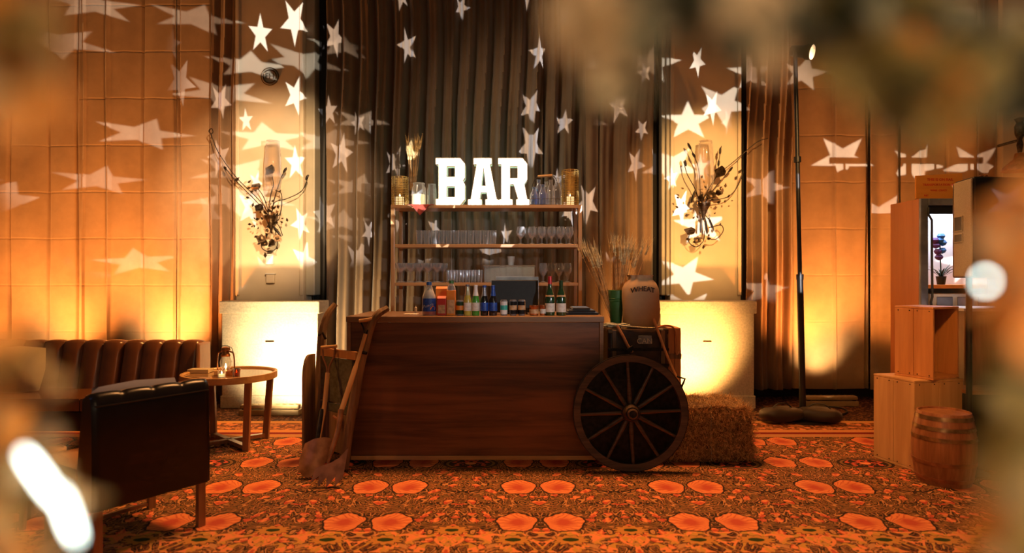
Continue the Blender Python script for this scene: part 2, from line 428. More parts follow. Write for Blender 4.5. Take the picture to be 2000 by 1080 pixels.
def at(o, loc, rz=None, label=None, group=None, s=None):
    o.location = loc
    if rz is not None: o.rotation_euler = (0, 0, rz)
    if s is not None: o.scale = (s, s, s) if isinstance(s, (int, float)) else s
    if label: o['label'] = label
    if group: o['group'] = group
    return o
def bez(pts, n=8):
    """smooth curve through points (Catmull-Rom)"""
    pts = [Vector(p) for p in pts]; q = [pts[0]*2-pts[1]]+pts+[pts[-1]*2-pts[-2]]; out = []
    for i in range(1, len(q)-2):
        for j in range(n):
            t = j/n; a, b, c, d = q[i-1], q[i], q[i+1], q[i+2]
            out.append(.5*((2*b)+(c-a)*t+(2*a-5*b+4*c-d)*t*t+(3*b-a-3*c+d)*t**3))
    out.append(pts[-1]); return out
def text_mesh(s, size, ext=.001, bold=0):
    c = bpy.data.curves.new('lettering', 'FONT'); c.body = s; c.size = size; c.extrude = ext; c.align_x = 'CENTER'; c.align_y = 'CENTER'; c.offset = bold
    o = bpy.data.objects.new('lettering', c); COL.objects.link(o)
    bpy.context.view_layer.update()
    me = bpy.data.meshes.new_from_object(o.evaluated_get(bpy.context.evaluated_depsgraph_get()))
    bpy.data.objects.remove(o); vs = [v.co.copy() for v in me.vertices]; fs = [tuple(p.vertices) for p in me.polygons]
    bpy.data.meshes.remove(me)
    return vs, fs
def lettering(s, size, fn, mat, parent, name='lettering', bold=0):
    vs, fs = text_mesh(s, size, .0008, bold)
    m = MB(); m.add([fn(v.x, v.y, v.z) for v in vs], fs); return m.build(name, mat, parent, smooth=False)

# ================================================================ SETTING
# carpet: a woven floral with pairs of orange blooms, medallions and a striped border
def carpet_mat():
    m, nt, b = newmat('floral_carpet')
    tc = nt.nodes.new('ShaderNodeTexCoord'); x, y, z = sep(nt, tc.outputs['Object'])
    Pp, Q, xc = .958, 1.15, -.862
    mm = (((x-xc)/Pp+100.5).frac()-.5).abs()*Pp
    wn = tex(nt, 'Noise', comb(nt, mm*14, y*14, 0.0), Scale=1.0, Detail=2); w_ = (E(nt, wn.outputs['Fac'])-.5)
    y2 = ((y+100*Q)/Q).frac()*Q
    def rowd(y0, q=Q):
        return ((((y-y0)/q+100.5).frac()-.5)*q)
    n1 = E(nt, tex(nt, 'Noise', comb(nt, mm*5.5, y*4.2, 1.0), Scale=1.0, Detail=1.5, Distortion=1.6).outputs['Fac'])
    n2 = E(nt, tex(nt, 'Noise', comb(nt, mm*8, y*6, 5.0), Scale=1.0, Detail=1.0, Distortion=2.2).outputs['Fac'])
    n3 = E(nt, tex(nt, 'Noise', comb(nt, mm*22, y*16, 9.0), Scale=1.0, Detail=2, Distortion=1.0).outputs['Fac'])
    vo = tex(nt, 'Voronoi', comb(nt, mm*11+w_*1.4, y*10+w_*1.4, 0.0), voronoi_dimensions='2D', Scale=1.0)
    vd = E(nt, vo.outputs['Distance']); vr = sep(nt, vo.outputs['Color'])[0]
    dark, brown, olive, tan, org, red, yel = (.035, .018, .012), (.17, .05, .025), (.22, .11, .035), (.58, .26, .09), (.85, .27, .09), (.56, .09, .045), (.60, .30, .06)
    c = mixc(nt, n3.step(.5, .66), dark, brown)
    c = mixc(nt, ((n1*7).frac()-.5).abs().lt(.13), c, olive)
    c = mixc(nt, ((n2*6).frac()-.5).abs().lt(.09), c, (.42, .15, .045))
    c = mixc(nt, ((n1*7+.5).frac()-.5).abs().lt(.09), c, tan)
    c = mixc(nt, vd.lt(.33)*vr.lt(.5), c, dark)
    c = mixc(nt, vd.lt(.27)*vr.lt(.5), c, mixc(nt, n3.step(.42, .58), red, org))
    def bloom(cx_, y0, rx, ry, c, inner, outer, lobes=5, amp=.06, core=None):
        dx, dy = (mm-cx_)/rx, rowd(y0, 2.3 if core else Q)/ry
        r = (dx*dx+dy*dy).sqrt(); a = dy.atan2(dx)
        e = r*(1.0/(1.0))+(a*lobes).sin()*amp*-1.0+w_*.35
        a2 = (dy+.2).atan2(dx+1.15); st = (a2*34+w_*14).sin()*.5+.5
        c = mixc(nt, e.lt(1.10), c, dark)
        col = mixc(nt, (r+w_*.8).step(.15, .8), inner, outer); col = mixc(nt, st.step(.55, 1.0)*.7, col, red)
        c = mixc(nt, e.lt(1.0), c, col)
        if core: c = mixc(nt, (r+w_*.5).lt(.42), c, core)
        return c
    # leaf clusters under the yellow daisies
    zone = rowd(3.28, 2.3).abs().lt(.13)*n2.gt(.53)
    c = mixc(nt, zone, c, mixc(nt, n3.step(.45, .55), org, yel))
    c = bloom(.127, 4.14, .108, .135, c, red, org)
    c = bloom(.132, 3.54, .108, .125, c, red, org)
    c = bloom(.479, 3.43, .085, .055, c, yel, yel, 11, .16, (.03, .05, .01))
    c = bloom(.15, 3.30, .085, .055, c, yel, yel, 11, .16, (.03, .05, .01))
    dx, dy = (mm-.479)/.2, rowd(4.66, 2.3)/.14; r = (dx*dx+dy*dy).sqrt()
    c = mixc(nt, r.lt(1.0), c, dark); c = mixc(nt, (r-.84).abs().lt(.05), c, olive)
    c = mixc(nt, r.lt(.72)*n3.gt(.5), c, red); c = mixc(nt, r.lt(.2), c, org)
    # border
    c2 = mixc(nt, n3.step(.45, .55), (.16, .05, .02), (.55, .2, .06)); c2 = mixc(nt, vd.lt(.3)*vr.lt(.6), c2, org)
    c = mixc(nt, y.gt(5.44), c, tan); c = mixc(nt, y.gt(5.53), c, (.25, .02, .015)); c = mixc(nt, y.gt(5.60), c, (.72, .30, .09))
    c = mixc(nt, y.gt(5.69), c, c2); c = mixc(nt, y.gt(5.96), c, (.72, .34, .10))
    sp = E(nt, tex(nt, 'Noise', comb(nt, x*32, y*26, 2.0), Scale=1.0, Detail=2, Distortion=.8).outputs['Fac'])
    c = mixc(nt, y.gt(6.04), c, mixc(nt, sp.step(.5, .6), (.035, .012, .009), (.22, .09, .035)))
    nt.links.new(c, b.inputs['Base Color']); b.inputs['Roughness'].default_value = .9; b.inputs['Specular IOR Level'].default_value = .15
    pile = tex(nt, 'Noise', tc.outputs['Object'], Scale=420, Detail=1)
    bump(nt, b, pile.outputs['Fac'], .5, .006)
    return m
M['carpet'] = carpet_mat()
m = MB(); m.box((-7, -3, -.05), (7, 8, 0)); tag(m.build('floor', 'carpet', smooth=False), kind='structure')
m = MB(); m.box((-7, YW, 0), (7, YW+.1, 5.2)); tag(m.build('wall_back', 'plaster', smooth=False), kind='structure')
# pilasters with a moulded edge
def pilaster(name, pxl, pxr, side):
    m = MB(); x0, x1 = X(pxl, YP), X(pxr, YP)
    m.box((x0, YP, 0), (x1, YW, 5.1))
    # moulded strips down both edges
    for xe in (x0+.02, x1-.02): m.box((xe-.02, YP-.022, 1.16), (xe+.02, YP, 5.1))
    return tag(m.build(name, 'plaster', smooth=False, bevel=.008), kind='structure')
pilaster('wall_pilaster_left', 461, 593, 1)
pilaster('wall_pilaster_right', 1309, 1447, -1)
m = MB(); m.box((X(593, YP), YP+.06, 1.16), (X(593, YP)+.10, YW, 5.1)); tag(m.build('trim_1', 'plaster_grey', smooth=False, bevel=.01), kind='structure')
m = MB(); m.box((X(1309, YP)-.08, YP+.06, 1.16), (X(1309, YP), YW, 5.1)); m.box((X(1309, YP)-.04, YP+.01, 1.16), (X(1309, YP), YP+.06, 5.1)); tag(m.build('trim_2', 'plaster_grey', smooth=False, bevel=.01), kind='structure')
m = MB(); m.box((X(1958, 6.9), 6.9, 0), (X(2120, 6.9), YW, 5.1)); tag(m.build('wall_right', 'plaster', smooth=False, bevel=.01), kind='structure')

def pedestal(label, pxl, pxr, Y):
    x0, x1 = X(pxl, Y), X(pxr, Y); zt = Z(588, Y)
    t = thing('stone_pedestal', label, 'pedestal', ((x0+x1)/2, Y+.25, 0))
    m = MB(); m.box((x0+.012, Y+.012, .13), (x1-.012, YP-.001, zt-.13)); m.build('block', 'stone', t, False, .006)
    m = MB(); m.box((x0, Y, 0), (x1, YP-.001, .13)); m.build('plinth', 'stone', t, False, .006)
    m = MB(); m.box((x0-.01, Y-.01, zt-.13), (x1+.01, YP-.001, zt)); m.build('cap', 'stone', t, False, .01)
    c = (x0+x1)/2
    m = MB(); m.box((c-.045, Y+.004, Z(667, Y)-.008), (c+.045, Y+.014, Z(667, Y)+.008)); tag(m.build('slot_plate', 'bronze', t, False, .002), 'small bronze slot plate')
pedestal('speckled stone pedestal under the left sconce, lit pale yellow from below', 430, 622, 6.62)
pedestal('speckled stone pedestal behind the hay bale, glowing amber from below', 1288, 1476, 6.62)

# ---- drapes
def fold(x, amp, per, sharp=1.0, ph=0):
    s = math.sin(2*PI*x/per+ph); return amp*(abs(s)**sharp)*(1 if s > 0 else -1)
def curtain(label, pxl, pxr, Y, mat, folds, zb=.02, zt=4.9, pleats=(), seedv=0, group='floor length drapes along the wall', wave=1.0):
    x0, x1 = X(pxl, Y), X(pxr, Y); n = max(12, int((x1-x0)/.008)); nz = 26
    rr = random.Random(seedv); off = [rr.uniform(-1, 1) for _ in range(8)]
    m = MB(); vs = []
    for k in range(nz+1):
        z = zb+(zt-zb)*k/nz
        for i in range(n+1):
            x = x0+(x1-x0)*i/n; y = 0
            for q, (a, p, s, ph) in enumerate(folds):
                y += fold(x+.03*wave*math.sin(z*1.1+off[q])+.012*math.sin(z*2.7+off[q+1]), a*(1+.25*math.sin(z*.9+off[q+2])), p, s, ph)
            for px, d, w_ in pleats:
                xx = X(px, Y)+.008*math.sin(z*1.7+px)
                y += d*math.exp(-((x-xx)/w_)**2)
            vs.append((x, Y+y, z))
    fs = [(k*(n+1)+i, k*(n+1)+i+1, (k+1)*(n+1)+i+1, (k+1)*(n+1)+i) for k in range(nz) for i in range(n)]
    m.add(vs, fs)
    o = m.build('curtain', mat, None, True, origin=((x0+x1)/2, Y, zb), solid=.004)
    return tag(o, label, 'curtain', group)
fl = [(.012, .9, 1, 0), (.006, .33, 1, 1)]
curtain('tan drape panel at the far left, glowing orange behind the sofa', -120, 209, YDR, 'drape', fl, pleats=((-40, .05, .02), (20, .04, .012), (92, .05, .012), (150, .05, .014), (166, -.03, .01)), seedv=1)
curtain('tan drape panel over the brightest orange uplight spot', 209, 345, YDR-.01, 'drape', fl, pleats=((212, -.03, .015), (277, .05, .011), (343, .03, .01)), seedv=2)
curtain('flat tan drape panel just left of the dark bunched drape', 345, 417, YDR-.02, 'drape', [(.01, .8, 1, 0)], pleats=((350, .03, .01), (416, .05, .02)), seedv=3)
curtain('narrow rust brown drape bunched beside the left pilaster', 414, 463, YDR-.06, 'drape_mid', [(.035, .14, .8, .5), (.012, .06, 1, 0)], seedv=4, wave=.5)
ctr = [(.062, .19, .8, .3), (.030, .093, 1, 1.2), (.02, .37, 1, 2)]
curtain('black strip filling the dark gap beside the left pilaster', 612, 648, YDR+.14, 'gap_and_cloth_black', [(.02, .12, 1, 0)], seedv=12)  # black cloth colour stands for the dark gap here
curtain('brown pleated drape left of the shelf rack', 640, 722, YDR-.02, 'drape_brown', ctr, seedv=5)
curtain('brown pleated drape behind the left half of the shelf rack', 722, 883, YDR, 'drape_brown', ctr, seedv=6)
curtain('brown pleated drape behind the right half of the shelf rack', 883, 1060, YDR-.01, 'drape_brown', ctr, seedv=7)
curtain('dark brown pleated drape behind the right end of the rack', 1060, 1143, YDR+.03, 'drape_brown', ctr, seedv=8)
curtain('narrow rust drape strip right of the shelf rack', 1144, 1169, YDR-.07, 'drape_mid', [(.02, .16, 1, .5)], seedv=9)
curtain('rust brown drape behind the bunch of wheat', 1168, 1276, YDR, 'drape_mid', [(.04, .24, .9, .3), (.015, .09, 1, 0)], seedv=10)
curtain('black strip filling the dark gap beside the right pilaster', 1262, 1300, YDR+.14, 'gap_and_cloth_black', [(.02, .12, 1, 0)], seedv=13)  # black strip put in for the dark gap on this side
curtain('black strip for the shadow right of the right pilaster', 1446, 1466, YDR+.06, 'gap_and_cloth_black', [(.02, .12, 1, 0)], seedv=14, zb=.12)  # shade beside the pilaster, put in as a black strip
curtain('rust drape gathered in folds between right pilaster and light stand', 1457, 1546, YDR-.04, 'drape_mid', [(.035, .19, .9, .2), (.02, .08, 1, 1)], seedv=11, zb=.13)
curtain('wide flat tan drape lit by amber uplight behind the light stand', 1542, 1697, YDR, 'drape', fl, pleats=((1546, .04, .02), (1628, -.035, .012), (1694, .05, .012)), seedv=15, zb=.13)
curtain('flat tan drape left of the wooden cabinet', 1697, 1757, YDR-.02, 'drape', [(.03, .30, 1, .4)], pleats=((1755, .06, .02),), seedv=16, zb=.13)
curtain('tan drape above and behind the orange sign board', 1757, 1908, YDR, 'drape', fl, pleats=((1800, .04, .02), (1850, .04, .012)), seedv=17, zb=.13)
curtain('rust drape strip above the loudspeaker', 1906, 1964, YDR-.06, 'drape_mid', [(.03, .2, .9, .2)], seedv=18, zb=.13)
# dark skirting behind the right drapes
m = MB(); m.box((X(1476, 7.1), 7.28, 0), (X(2100, 7.1), 7.32, .15)); tag(m.build('baseboard_back', 'black', smooth=False), kind='structure')

# ---- wall fittings on the left pilaster
def disc_fit():
    c = P(528, 150, YP)
    t = thing('wall_vent', 'round wall medallion with a monogram high on the left pilaster', 'vent', (c.x, YP, c.z))
    rot = Matrix.Rotation(PI/2, 3, 'X')
    m = MB(); m.lathe([(.085, .0), (.085, .006), (.001, .012)], c, 28, mat=rot); m.build('plate', 'plaster_grey', t)
    m = MB()
    for r in (.094, .070):
        m.tube([c+Vector((r*math.cos(a), -.012, r*math.sin(a))) for a in [2*PI*i/28 for i in range(29)]], .005, 6)
    m.build('ring', 'bronze', t)
    lettering('FH', .085, lambda u, v, w_: c+Vector((u, -.016-w_, v)), 'bronze', t, 'monogram')
disc_fit()
c = P(529, 506, YP); m = MB(); m.box((c.x-.04, YP-.035, c.z-.055), (c.x+.04, YP-.001, c.z+.055)); tag(m.build('sconce_plate', 'white', None, False, .004, origin=(c.x, YP, c.z)), 'white wall plate just under the left sconce', 'wall plate')
c = P(530, 544, YP)
t = thing('wall_sensor', 'small cream box on the wall between sconce and left pedestal', 'wall box', (c.x, YP, c.z))
m = MB(); m.box((c.x-.045, YP-.04, c.z-.05), (c.x+.045, YP-.001, c.z+.045)); m.build('box', 'plaster', t, False, .008)
m = MB(); m.box((c.x-.052, YP-.05, c.z+.046), (c.x+.052, YP-.001, c.z+.058)); m.build('lid', 'white', t, False, .003)

# ---- sconces
def sconce(label, px, py0, stems, Y, flowers, pods, leaves):
    leaves = leaves+[(px+R.gauss(0, 22), py0-12+R.gauss(0, 26), R.uniform(.014, .026), R.uniform(0, 3)) for _ in range(26)]
    base = P(px, py0, Y)
    t = thing('wall_sconce', label, 'sconce', (base.x, YP, base.z))
    yo = YP-.11
    g = MB(); cz = P(px+4, 330, yo)
    g.lathe([(.075, 0), (.09, .12), (.085, .3), (.07, .52)], (cz.x, yo, cz.z-.22), 20); g.build('glass_chimney', 'glass_dim', t)
    def Q(x, y, d=0): return P(x, y, yo-d)
    b = MB()
    b.lathe([(.01, -.12), (.028, -.05), (.05, 0), (.07, .03), (.075, .06), (.06, .06)], Q(px, py0), 16)
    b.tube([Q(px, py0+5), Vector((base.x, YP, base.z-.03))], .014); b.build('cup', 'bronze', t)
    b = MB()
    for s_ in stems: b.tube(bez([Q(*q) for q in s_], 6), [.0048]*((len(s_)-1)*6+1), 5)
    b.build('stem', 'iron', t)
    for x, y, r in flowers:
        b = MB(); c = Q(x, y, .03); rot = Euler((R.uniform(.6, 1.6), 0, R.uniform(-.8, .8))).to_matrix()
        b.lathe([(.006, -.02), (r*.5, -.015), (r, .01), (r*1.05, .03)], c, 9, mat=rot, wob=lambda a, z: 1+.18*math.sin(a*5)); b.lathe([(.004, -.02), (r*.4, .0), (r*.55, .03), (.004, .035)], c, 9, mat=rot)
        b.build('flower', 'bronze', t)
    for (x0, y0, x1, y1) in pods:
        b = MB(); a, c = Q(x0, y0, .01), Q(x1, y1, .01); b.tube([a, a.lerp(c, .25), a.lerp(c, .75), c], [.004, .013, .013, .004], 7); b.build('seed_pod', 'iron', t)
    for (x, y, s_, a) in leaves:
        b = MB(); c = Q(x, y, R.uniform(-.01, .04)); d = Vector((math.cos(a), R.uniform(-.3, .3), math.sin(a))).normalized(); n = d.cross(Vector((0, 1, 0))).normalized()
        pts = [c-d*s_, c-d*s_*.2+n*s_*.55, c+d*s_, c-d*s_*.2-n*s_*.55]
        b.add([q+Vector((0, -.003, 0)) for q in pts]+[q+Vector((0, .003, 0)) for q in pts], ((0,1,2,3),(7,6,5,4),(0,4,5,1),(1,5,6,2),(2,6,7,3),(3,7,4,0)))
        b.build('leaf', 'bronze', t)
lv = [(487, 367, .022, .3), (499, 372, .02, -.4), (484, 386, .026, -.3), (494, 400, .026, 1.2), (503, 428, .03, .1), (488, 438, .026, 0), (520, 452, .025, 1), (506, 476, .02, .4), (518, 498, .032, 1.5), (544, 404, .02, .6), (546, 391, .018, .2), (533, 392, .022, 1), (517, 414, .03, 2), (541, 420, .03, 1), (535, 406, .03, .4), (526, 411, .03, 2.4), (463, 350, .035, .8), (440, 329, .03, -1.1), (537, 470, .025, 1.9), (524, 486, .02, .3), (541, 484, .02, 2)]
sconce('bronze flower sconce with long stem on the left pilaster', 529, 432,
       [[(412, 262), (428, 300), (463, 348), (510, 395), (529, 425)], [(438, 325), (460, 352), (505, 398), (528, 425)], [(532, 345), (534, 362), (529, 380), (525, 415)], [(557, 330), (548, 350), (538, 380), (530, 415)],
        [(603, 342), (590, 372), (560, 388), (537, 395), (531, 415)], [(502, 366), (515, 385), (524, 412)], [(412, 262), (408, 256), (413, 251), (416, 258), (412, 262)],
        [(529, 430), (522, 450), (520, 466)], [(530, 430), (537, 450), (540, 462)], [(529, 430), (544, 440), (552, 460)], [(510, 467), (512, 485), (528, 492), (540, 484), (543, 468)], [(532, 430), (548, 415), (550, 380), (538, 372)]],
       YP-.11, [(530, 334, .055), (501, 367, .05), (507, 408, .045), (510, 467, .045), (517, 477, .035), (533, 476, .04), (541, 466, .038), (521, 451, .03)],
       [(553, 338, 560, 327), (597, 352, 602, 341), (532, 440, 550, 462), (523, 440, 520, 465)], lv)
lv2 = [(1371-0, 345, .02, 1.4), (1417, 362, .028, 1.4), (1423, 383, .022, 1.2), (1404, 395, .028, .3), (1411, 350, .02, .2), (1430, 392, .014, 0), (1350, 408, .028, .3), (1355, 425, .02, .8), (1371, 388, .04, 1.3), (1380, 402, .035, 2), (1364, 396, .035, 1.6), (1358, 380, .04, 1.3), (1344, 467, .028, 0), (1368, 464, .028, -.6), (1385, 466, .03, .1), (1374, 482, .026, 1.5), (1391, 450, .03, 1.6), (1358, 472, .03, .2), (1397, 378, .03, .6), (1388, 383, .028, 0), (1445, 335, .03, 1), (1408, 366, .02, .7)]
sconce('bronze flower sconce with arching stem on the right pilaster', 1374, 408,
       [[(1500, 270), (1478, 278), (1440, 310), (1400, 345), (1376, 385), (1373, 400)], [(1348, 288), (1357, 308), (1365, 335), (1368, 390)], [(1335, 315), (1342, 340), (1357, 368), (1366, 395)], [(1409, 285), (1404, 315), (1400, 340), (1380, 390)],
        [(1428, 328), (1415, 345), (1395, 368), (1378, 395)], [(1452, 335), (1440, 365), (1420, 385), (1385, 392)], [(1374, 420), (1369, 440), (1369, 455)], [(1375, 420), (1379, 440), (1381, 457)], [(1376, 418), (1388, 435), (1391, 450)],
        [(1347, 455), (1345, 472), (1360, 482), (1374, 470), (1376, 450)], [(1384, 445), (1408, 440), (1412, 452), (1400, 466), (1388, 468)]],
       YP-.11, [(1409, 337, .06), (1388, 383, .05), (1348, 454, .055), (1361, 470, .035), (1403, 378, .04), (1366, 388, .04)],
       [(1343, 279, 1350, 292), (1352, 298, 1358, 308), (1338, 312, 1340, 325), (1407, 288, 1406, 302), (1404, 312, 1403, 325), (1423, 336, 1431, 326), (1357, 372, 1350, 396), (1370, 425, 1368, 455), (1377, 425, 1381, 458), (1384, 425, 1394, 450)], lv2)

# ================================================================ BAR COUNTER
YB = 4.6
t = thing('bar_counter', 'long walnut laminate bar counter with horizontal grain', 'bar', (X(928, YB), YB+.35, 0))
x0, x1 = X(676, YB), X(1180, YB); zt = Z(618, YB); zb_ = Z(899, YB)
m = MB(); m.box((x0+.028, YB+.012, zb_+.03), (x1-.028, YB+.032, zt-.045)); m.build('front_panel', 'bar', t, False, .002)
m = MB(); m.box((x0, YB-.004, zt-.042), (x1, YB+.70, zt)); m.build('countertop', 'bar_edge', t, False, .004)
for xa in (x0+.004, x1-.032):
    m = MB(); m.box((xa, YB, zb_), (xa+.028, YB+.68, zt-.042)); m.build('side_panel', 'bar_edge', t, False, .003)
m = MB(); m.box((x0+.032, YB+.006, zb_), (x1-.032, YB+.03, zb_+.03)); tag(m.build('kick_strip', 'oak', t, False, .002), 'pale wooden bottom strip')
m = MB(); m.box((x0+.032, YB+.08, .5), (x1-.032, YB+.6, .52)); m.build('inner_shelf', 'bar_edge', t, False)
for xa in (x0+.1, x1-.1):
    for ya in (YB+.08, YB+.6):
        m = MB(); m.lathe([(.001, -.012), (.022, -.012), (.022, .012), (.001, .012)], (xa, ya, .023), 12, mat=Matrix.Rotation(PI/2, 3, 'Y')); m.box((xa-.018, ya-.02, .028), (xa+.018, ya+.02, zb_+.02)); m.build('caster', 'black', t, True)
BT = zt

# ================================================================ SHELF RACK
YS = 6.05
t = thing('shelf_rack', 'open oak shelf rack behind the bar under the BAR letters', 'shelf', (X(950, YS), YS+.15, 0))
x0, x1 = X(763, YS), X(1137, YS)
SZ = [Z(400, YS), Z(477, YS), Z(552, YS), Z(552, YS)-.38]
for i, (xa, ya) in enumerate(((x0, YS), (x1-.035, YS), (x0+.02, YS+.30), (x1-.055, YS+.30))):
    m = MB(); m.box((xa, ya, 0), (xa+.035, ya+.03, SZ[0]-.03)); m.build('post', 'oakz', t, False, .003)
for i, z in enumerate(SZ):
    m = MB(); m.box((x0 if i == 0 else x0+.037, YS if i == 0 else YS+.002, z-.03), (x1 if i == 0 else x1-.037, YS+(.33 if i == 0 else .298), z)); m.build('shelf', 'oak', t, False, .003)

# ---- marquee letters
LY = YS+.05
def letter(ch, pxa, pxb, strokes, holes):
    """slab letter: outline polygon plus holes given in 0..1 of its box"""
    z0 = SZ[0]+.003; xa, xb = X(pxa, LY), X(pxb, LY); hgt = Z(309, LY)-z0; wd = xb-xa
    t = thing('marquee_letter', 'glowing white marquee letter '+ch+' on top of the shelf rack', 'letter sign', ((xa+xb)/2, LY+.05, z0), 'light up letters spelling BAR')
    fn = lambda u, v, q: Vector((xa+u*wd, LY+q, z0+v*hgt))
    import mathutils
    loops = [[Vector((u*wd, v*hgt, 0)) for u, v in strokes]]+[[Vector((u*wd, v*hgt, 0)) for u, v in h] for h in holes]
    tris = mathutils.geometry.tessellate_polygon(loops); flat = [p for l in loops for p in l]
    def slab(y0, y1, name, mat, walls=True):
        m = MB(); n = len(flat)
        vs = [Vector((xa+p.x, LY+y, z0+p.y)) for y in (y0, y1) for p in flat]
        fs = [tuple(tr) for tr in tris]+[tuple(n+i for i in tr[::-1]) for tr in tris]
        s0 = 0
        for l in loops:
            k = len(l); fs += [(s0+i, s0+(i+1)%k, n+s0+(i+1)%k, n+s0+i) for i in range(k)]; s0 += k
        m.add(vs, fs); return m.build(name, mat, t, False)
    slab(.012, .016, 'light_face', 'bulb')
    slab(.02, .085, 'can', 'letter'); slab(.087, .095, 'glow_backing', 'halo')  # glowing back added to throw a halo on the drape
    m = MB()     # raised rim around the face
    for l in loops:
        k = len(l)
        for i in range(k):
            a, b = l[i], l[(i+1)%k]; m.beam((xa+a.x, LY+.002, z0+a.y), (xa+b.x, LY+.002, z0+b.y), .022, .006, (0, 0, 1) if abs(b.x-a.x) > abs(b.y-a.y) else (1, 0, 0))
    m.build('rim', 'letter', t, False)
    return t, fn
def bulbs(t, fn, pts):
    m = MB()
    for u, v in pts: m.sphere(fn(u, v, .004), .011, 8, 5)
    m.mi = 0; m.build('bulbs', 'bulb2', t)['kind'] = 'stuff'
B_out = [(0,0),(.84,0),(1,.12),(1,.44),(.93,.52),(1,.58),(1,.88),(.84,1),(0,1),(0,.87),(.1,.87),(.1,.13),(0,.13)]
B_h = [[(.38,.17),(.38,.40),(.66,.40),(.66,.17)], [(.38,.60),(.38,.83),(.66,.83),(.66,.60)]]
t, fn = letter('B', 851, 908, B_out, B_h); bulbs(t, fn, [(.22, .1+.1*i) for i in range(9)]+[(.45, .93), (.7, .93), (.83, .8), (.83, .68), (.55, .5), (.83, .35), (.83, .2), (.6, .07), (.42, .07)])
A_out = [(0,0),(.44,0),(.44,.12),(.38,.12),(.41,.27),(.60,.27),(.63,.12),(.56,.12),(.56,0),(1,0),(1,.12),(.92,.12),(.70,.87),(.76,.87),(.76,1),(.18,1),(.18,.87),(.28,.87),(.09,.12),(0,.12)]
A_h = [[(.43,.41),(.50,.80),(.57,.41)]]
t, fn = letter('A', 914, 975, A_out, A_h); bulbs(t, fn, [(.2+.025*i, .06+.1*i) for i in range(9)]+[(.8-.025*i, .06+.1*i) for i in range(9)]+[(.5, .34), (.48, .93)])
R_out = [(0,0),(.46,0),(.46,.12),(.38,.12),(.38,.44),(.50,.44),(.64,.12),(.58,.12),(.58,0),(1,0),(1,.12),(.93,.12),(.84,.44),(.93,.54),(.93,.88),(.78,1),(0,1),(0,.87),(.1,.87),(.1,.12),(0,.12)]
R_h = [[(.38,.57),(.38,.83),(.62,.83),(.62,.57)]]
t, fn = letter('R', 973, 1034, R_out, R_h); bulbs(t, fn, [(.22, .06+.1*i) for i in range(10)]+[(.45, .93), (.68, .93), (.78, .8), (.78, .66), (.6, .5), (.74, .3), (.78, .18), (.8, .07)])

# ---- things on the top shelf
def wire_lantern(px, pxr_, pytop, label, klabel):
    c = P((px+pxr_)/2, 0, YS+.12); z0 = SZ[0]; r = (X(pxr_, YS+.12)-X(px, YS+.12))/2; h = Z(pytop, YS+.12)-z0
    t = thing('wire_lantern', label, 'lantern', (c.x, c.y, z0), 'wire candle lanterns on the rack')
    m = MB(); n = int(h/.016)
    for i in range(n+1):
        z = z0+.004+(h-.006)*i/n; m.tube([(c.x+r*math.cos(a), c.y+r*math.sin(a), z) for a in [2*PI*j/20 for j in range(21)]], .0028, 4)
    for j in range(12):
        a = 2*PI*j/12; m.tube([(c.x+r*math.cos(a), c.y+r*math.sin(a), z0+.002), (c.x+r*math.cos(a), c.y+r*math.sin(a), z0+h)], .003, 4)
    m.build('wire_cage', 'wire', t)
    k = thing('candle', klabel, 'candle', (c.x, c.y, z0+.002))
    m = MB(); m.lathe([(.001, 0), (.038, 0), (.038, .085), (.033, .09), (.001, .086)], (c.x, c.y, z0+.002), 18); m.build('wax', 'wax', k)
    m = MB(); m.lathe([(.001, 0), (.006, .008), (.001, .026)], (c.x, c.y, z0+.093), 8); m.build('flame', 'flame', k)
wire_lantern(765, 797, 346, 'brass wire lantern at the left end of the rack top', 'pillar candle glowing inside the left wire lantern')
wire_lantern(1097, 1130, 333, 'taller brass wire lantern at the right end of the rack top', 'pillar candle glowing inside the right, taller wire lantern')
def jar(px0_, px1_, pyt, label, Yq, mat='glass', inner=None):
    c = P((px0_+px1_)/2, 0, Yq); r = (X(px1_, Yq)-X(px0_, Yq))/2; h = Z(pyt, Yq)-SZ[0]; z0 = SZ[0]+.002
    t = thing('glass_jar', label, 'jar', (c.x, c.y, z0))
    m = MB(); m.lathe([(.001, 0), (r*.95, 0), (r, h*.1), (r, h*.75), (r*.8, h*.88), (r*.84, h), (r*.79, h)], (c.x, c.y, z0), 20); m.build('glass', mat, t)
    if inner: m = MB(); m.lathe([(.001, .004), (r*.9, .004), (r*.9, h*.5), (.001, h*.5)], (c.x, c.y, z0), 18); m.build('filling', inner, t)
    return c, r, h
jar(804, 832, 358, 'wide clear glass jar with pale filling left of letter B', YS+.13, 'plastic', 'wax')
jar(834, 853, 360, 'narrower clear glass jar touching the letter B', YS+.15, 'glass')
# bandana hanging over the shelf edge
m = MB(); n = 16; vs = []
for i in range(n+1):
    for k in range(9):
        u = i/n; v = k/8; xx = 796+(848-796)*u; dep = (1-abs(u-.45)/.55)*22 if u > .45 else (u/.45)*22
        vs.append(P(xx+ (822-xx)*v*.25, 399+dep*v, YS-.008-.014*math.sin(u*19+v)*v-.003))
for i in range(n+1):
    for k in range(2): pass
m.add(vs, [(i*9+k, i*9+k+1, (i+1)*9+k+1, (i+1)*9+k) for i in range(n) for k in range(8)])
a, b = P(796, 399, YS), P(848, 399, YS)
m.box((a.x, YS-.01, SZ[0]+.0005), (b.x, YS+.10, SZ[0]+.0025))
tag(m.build('bandana', 'redcloth', None, True, origin=(P(820, 0, YS).x, YS, SZ[0]), solid=.003), 'dark red bandana draped over the rack edge below the jars', 'bandana')
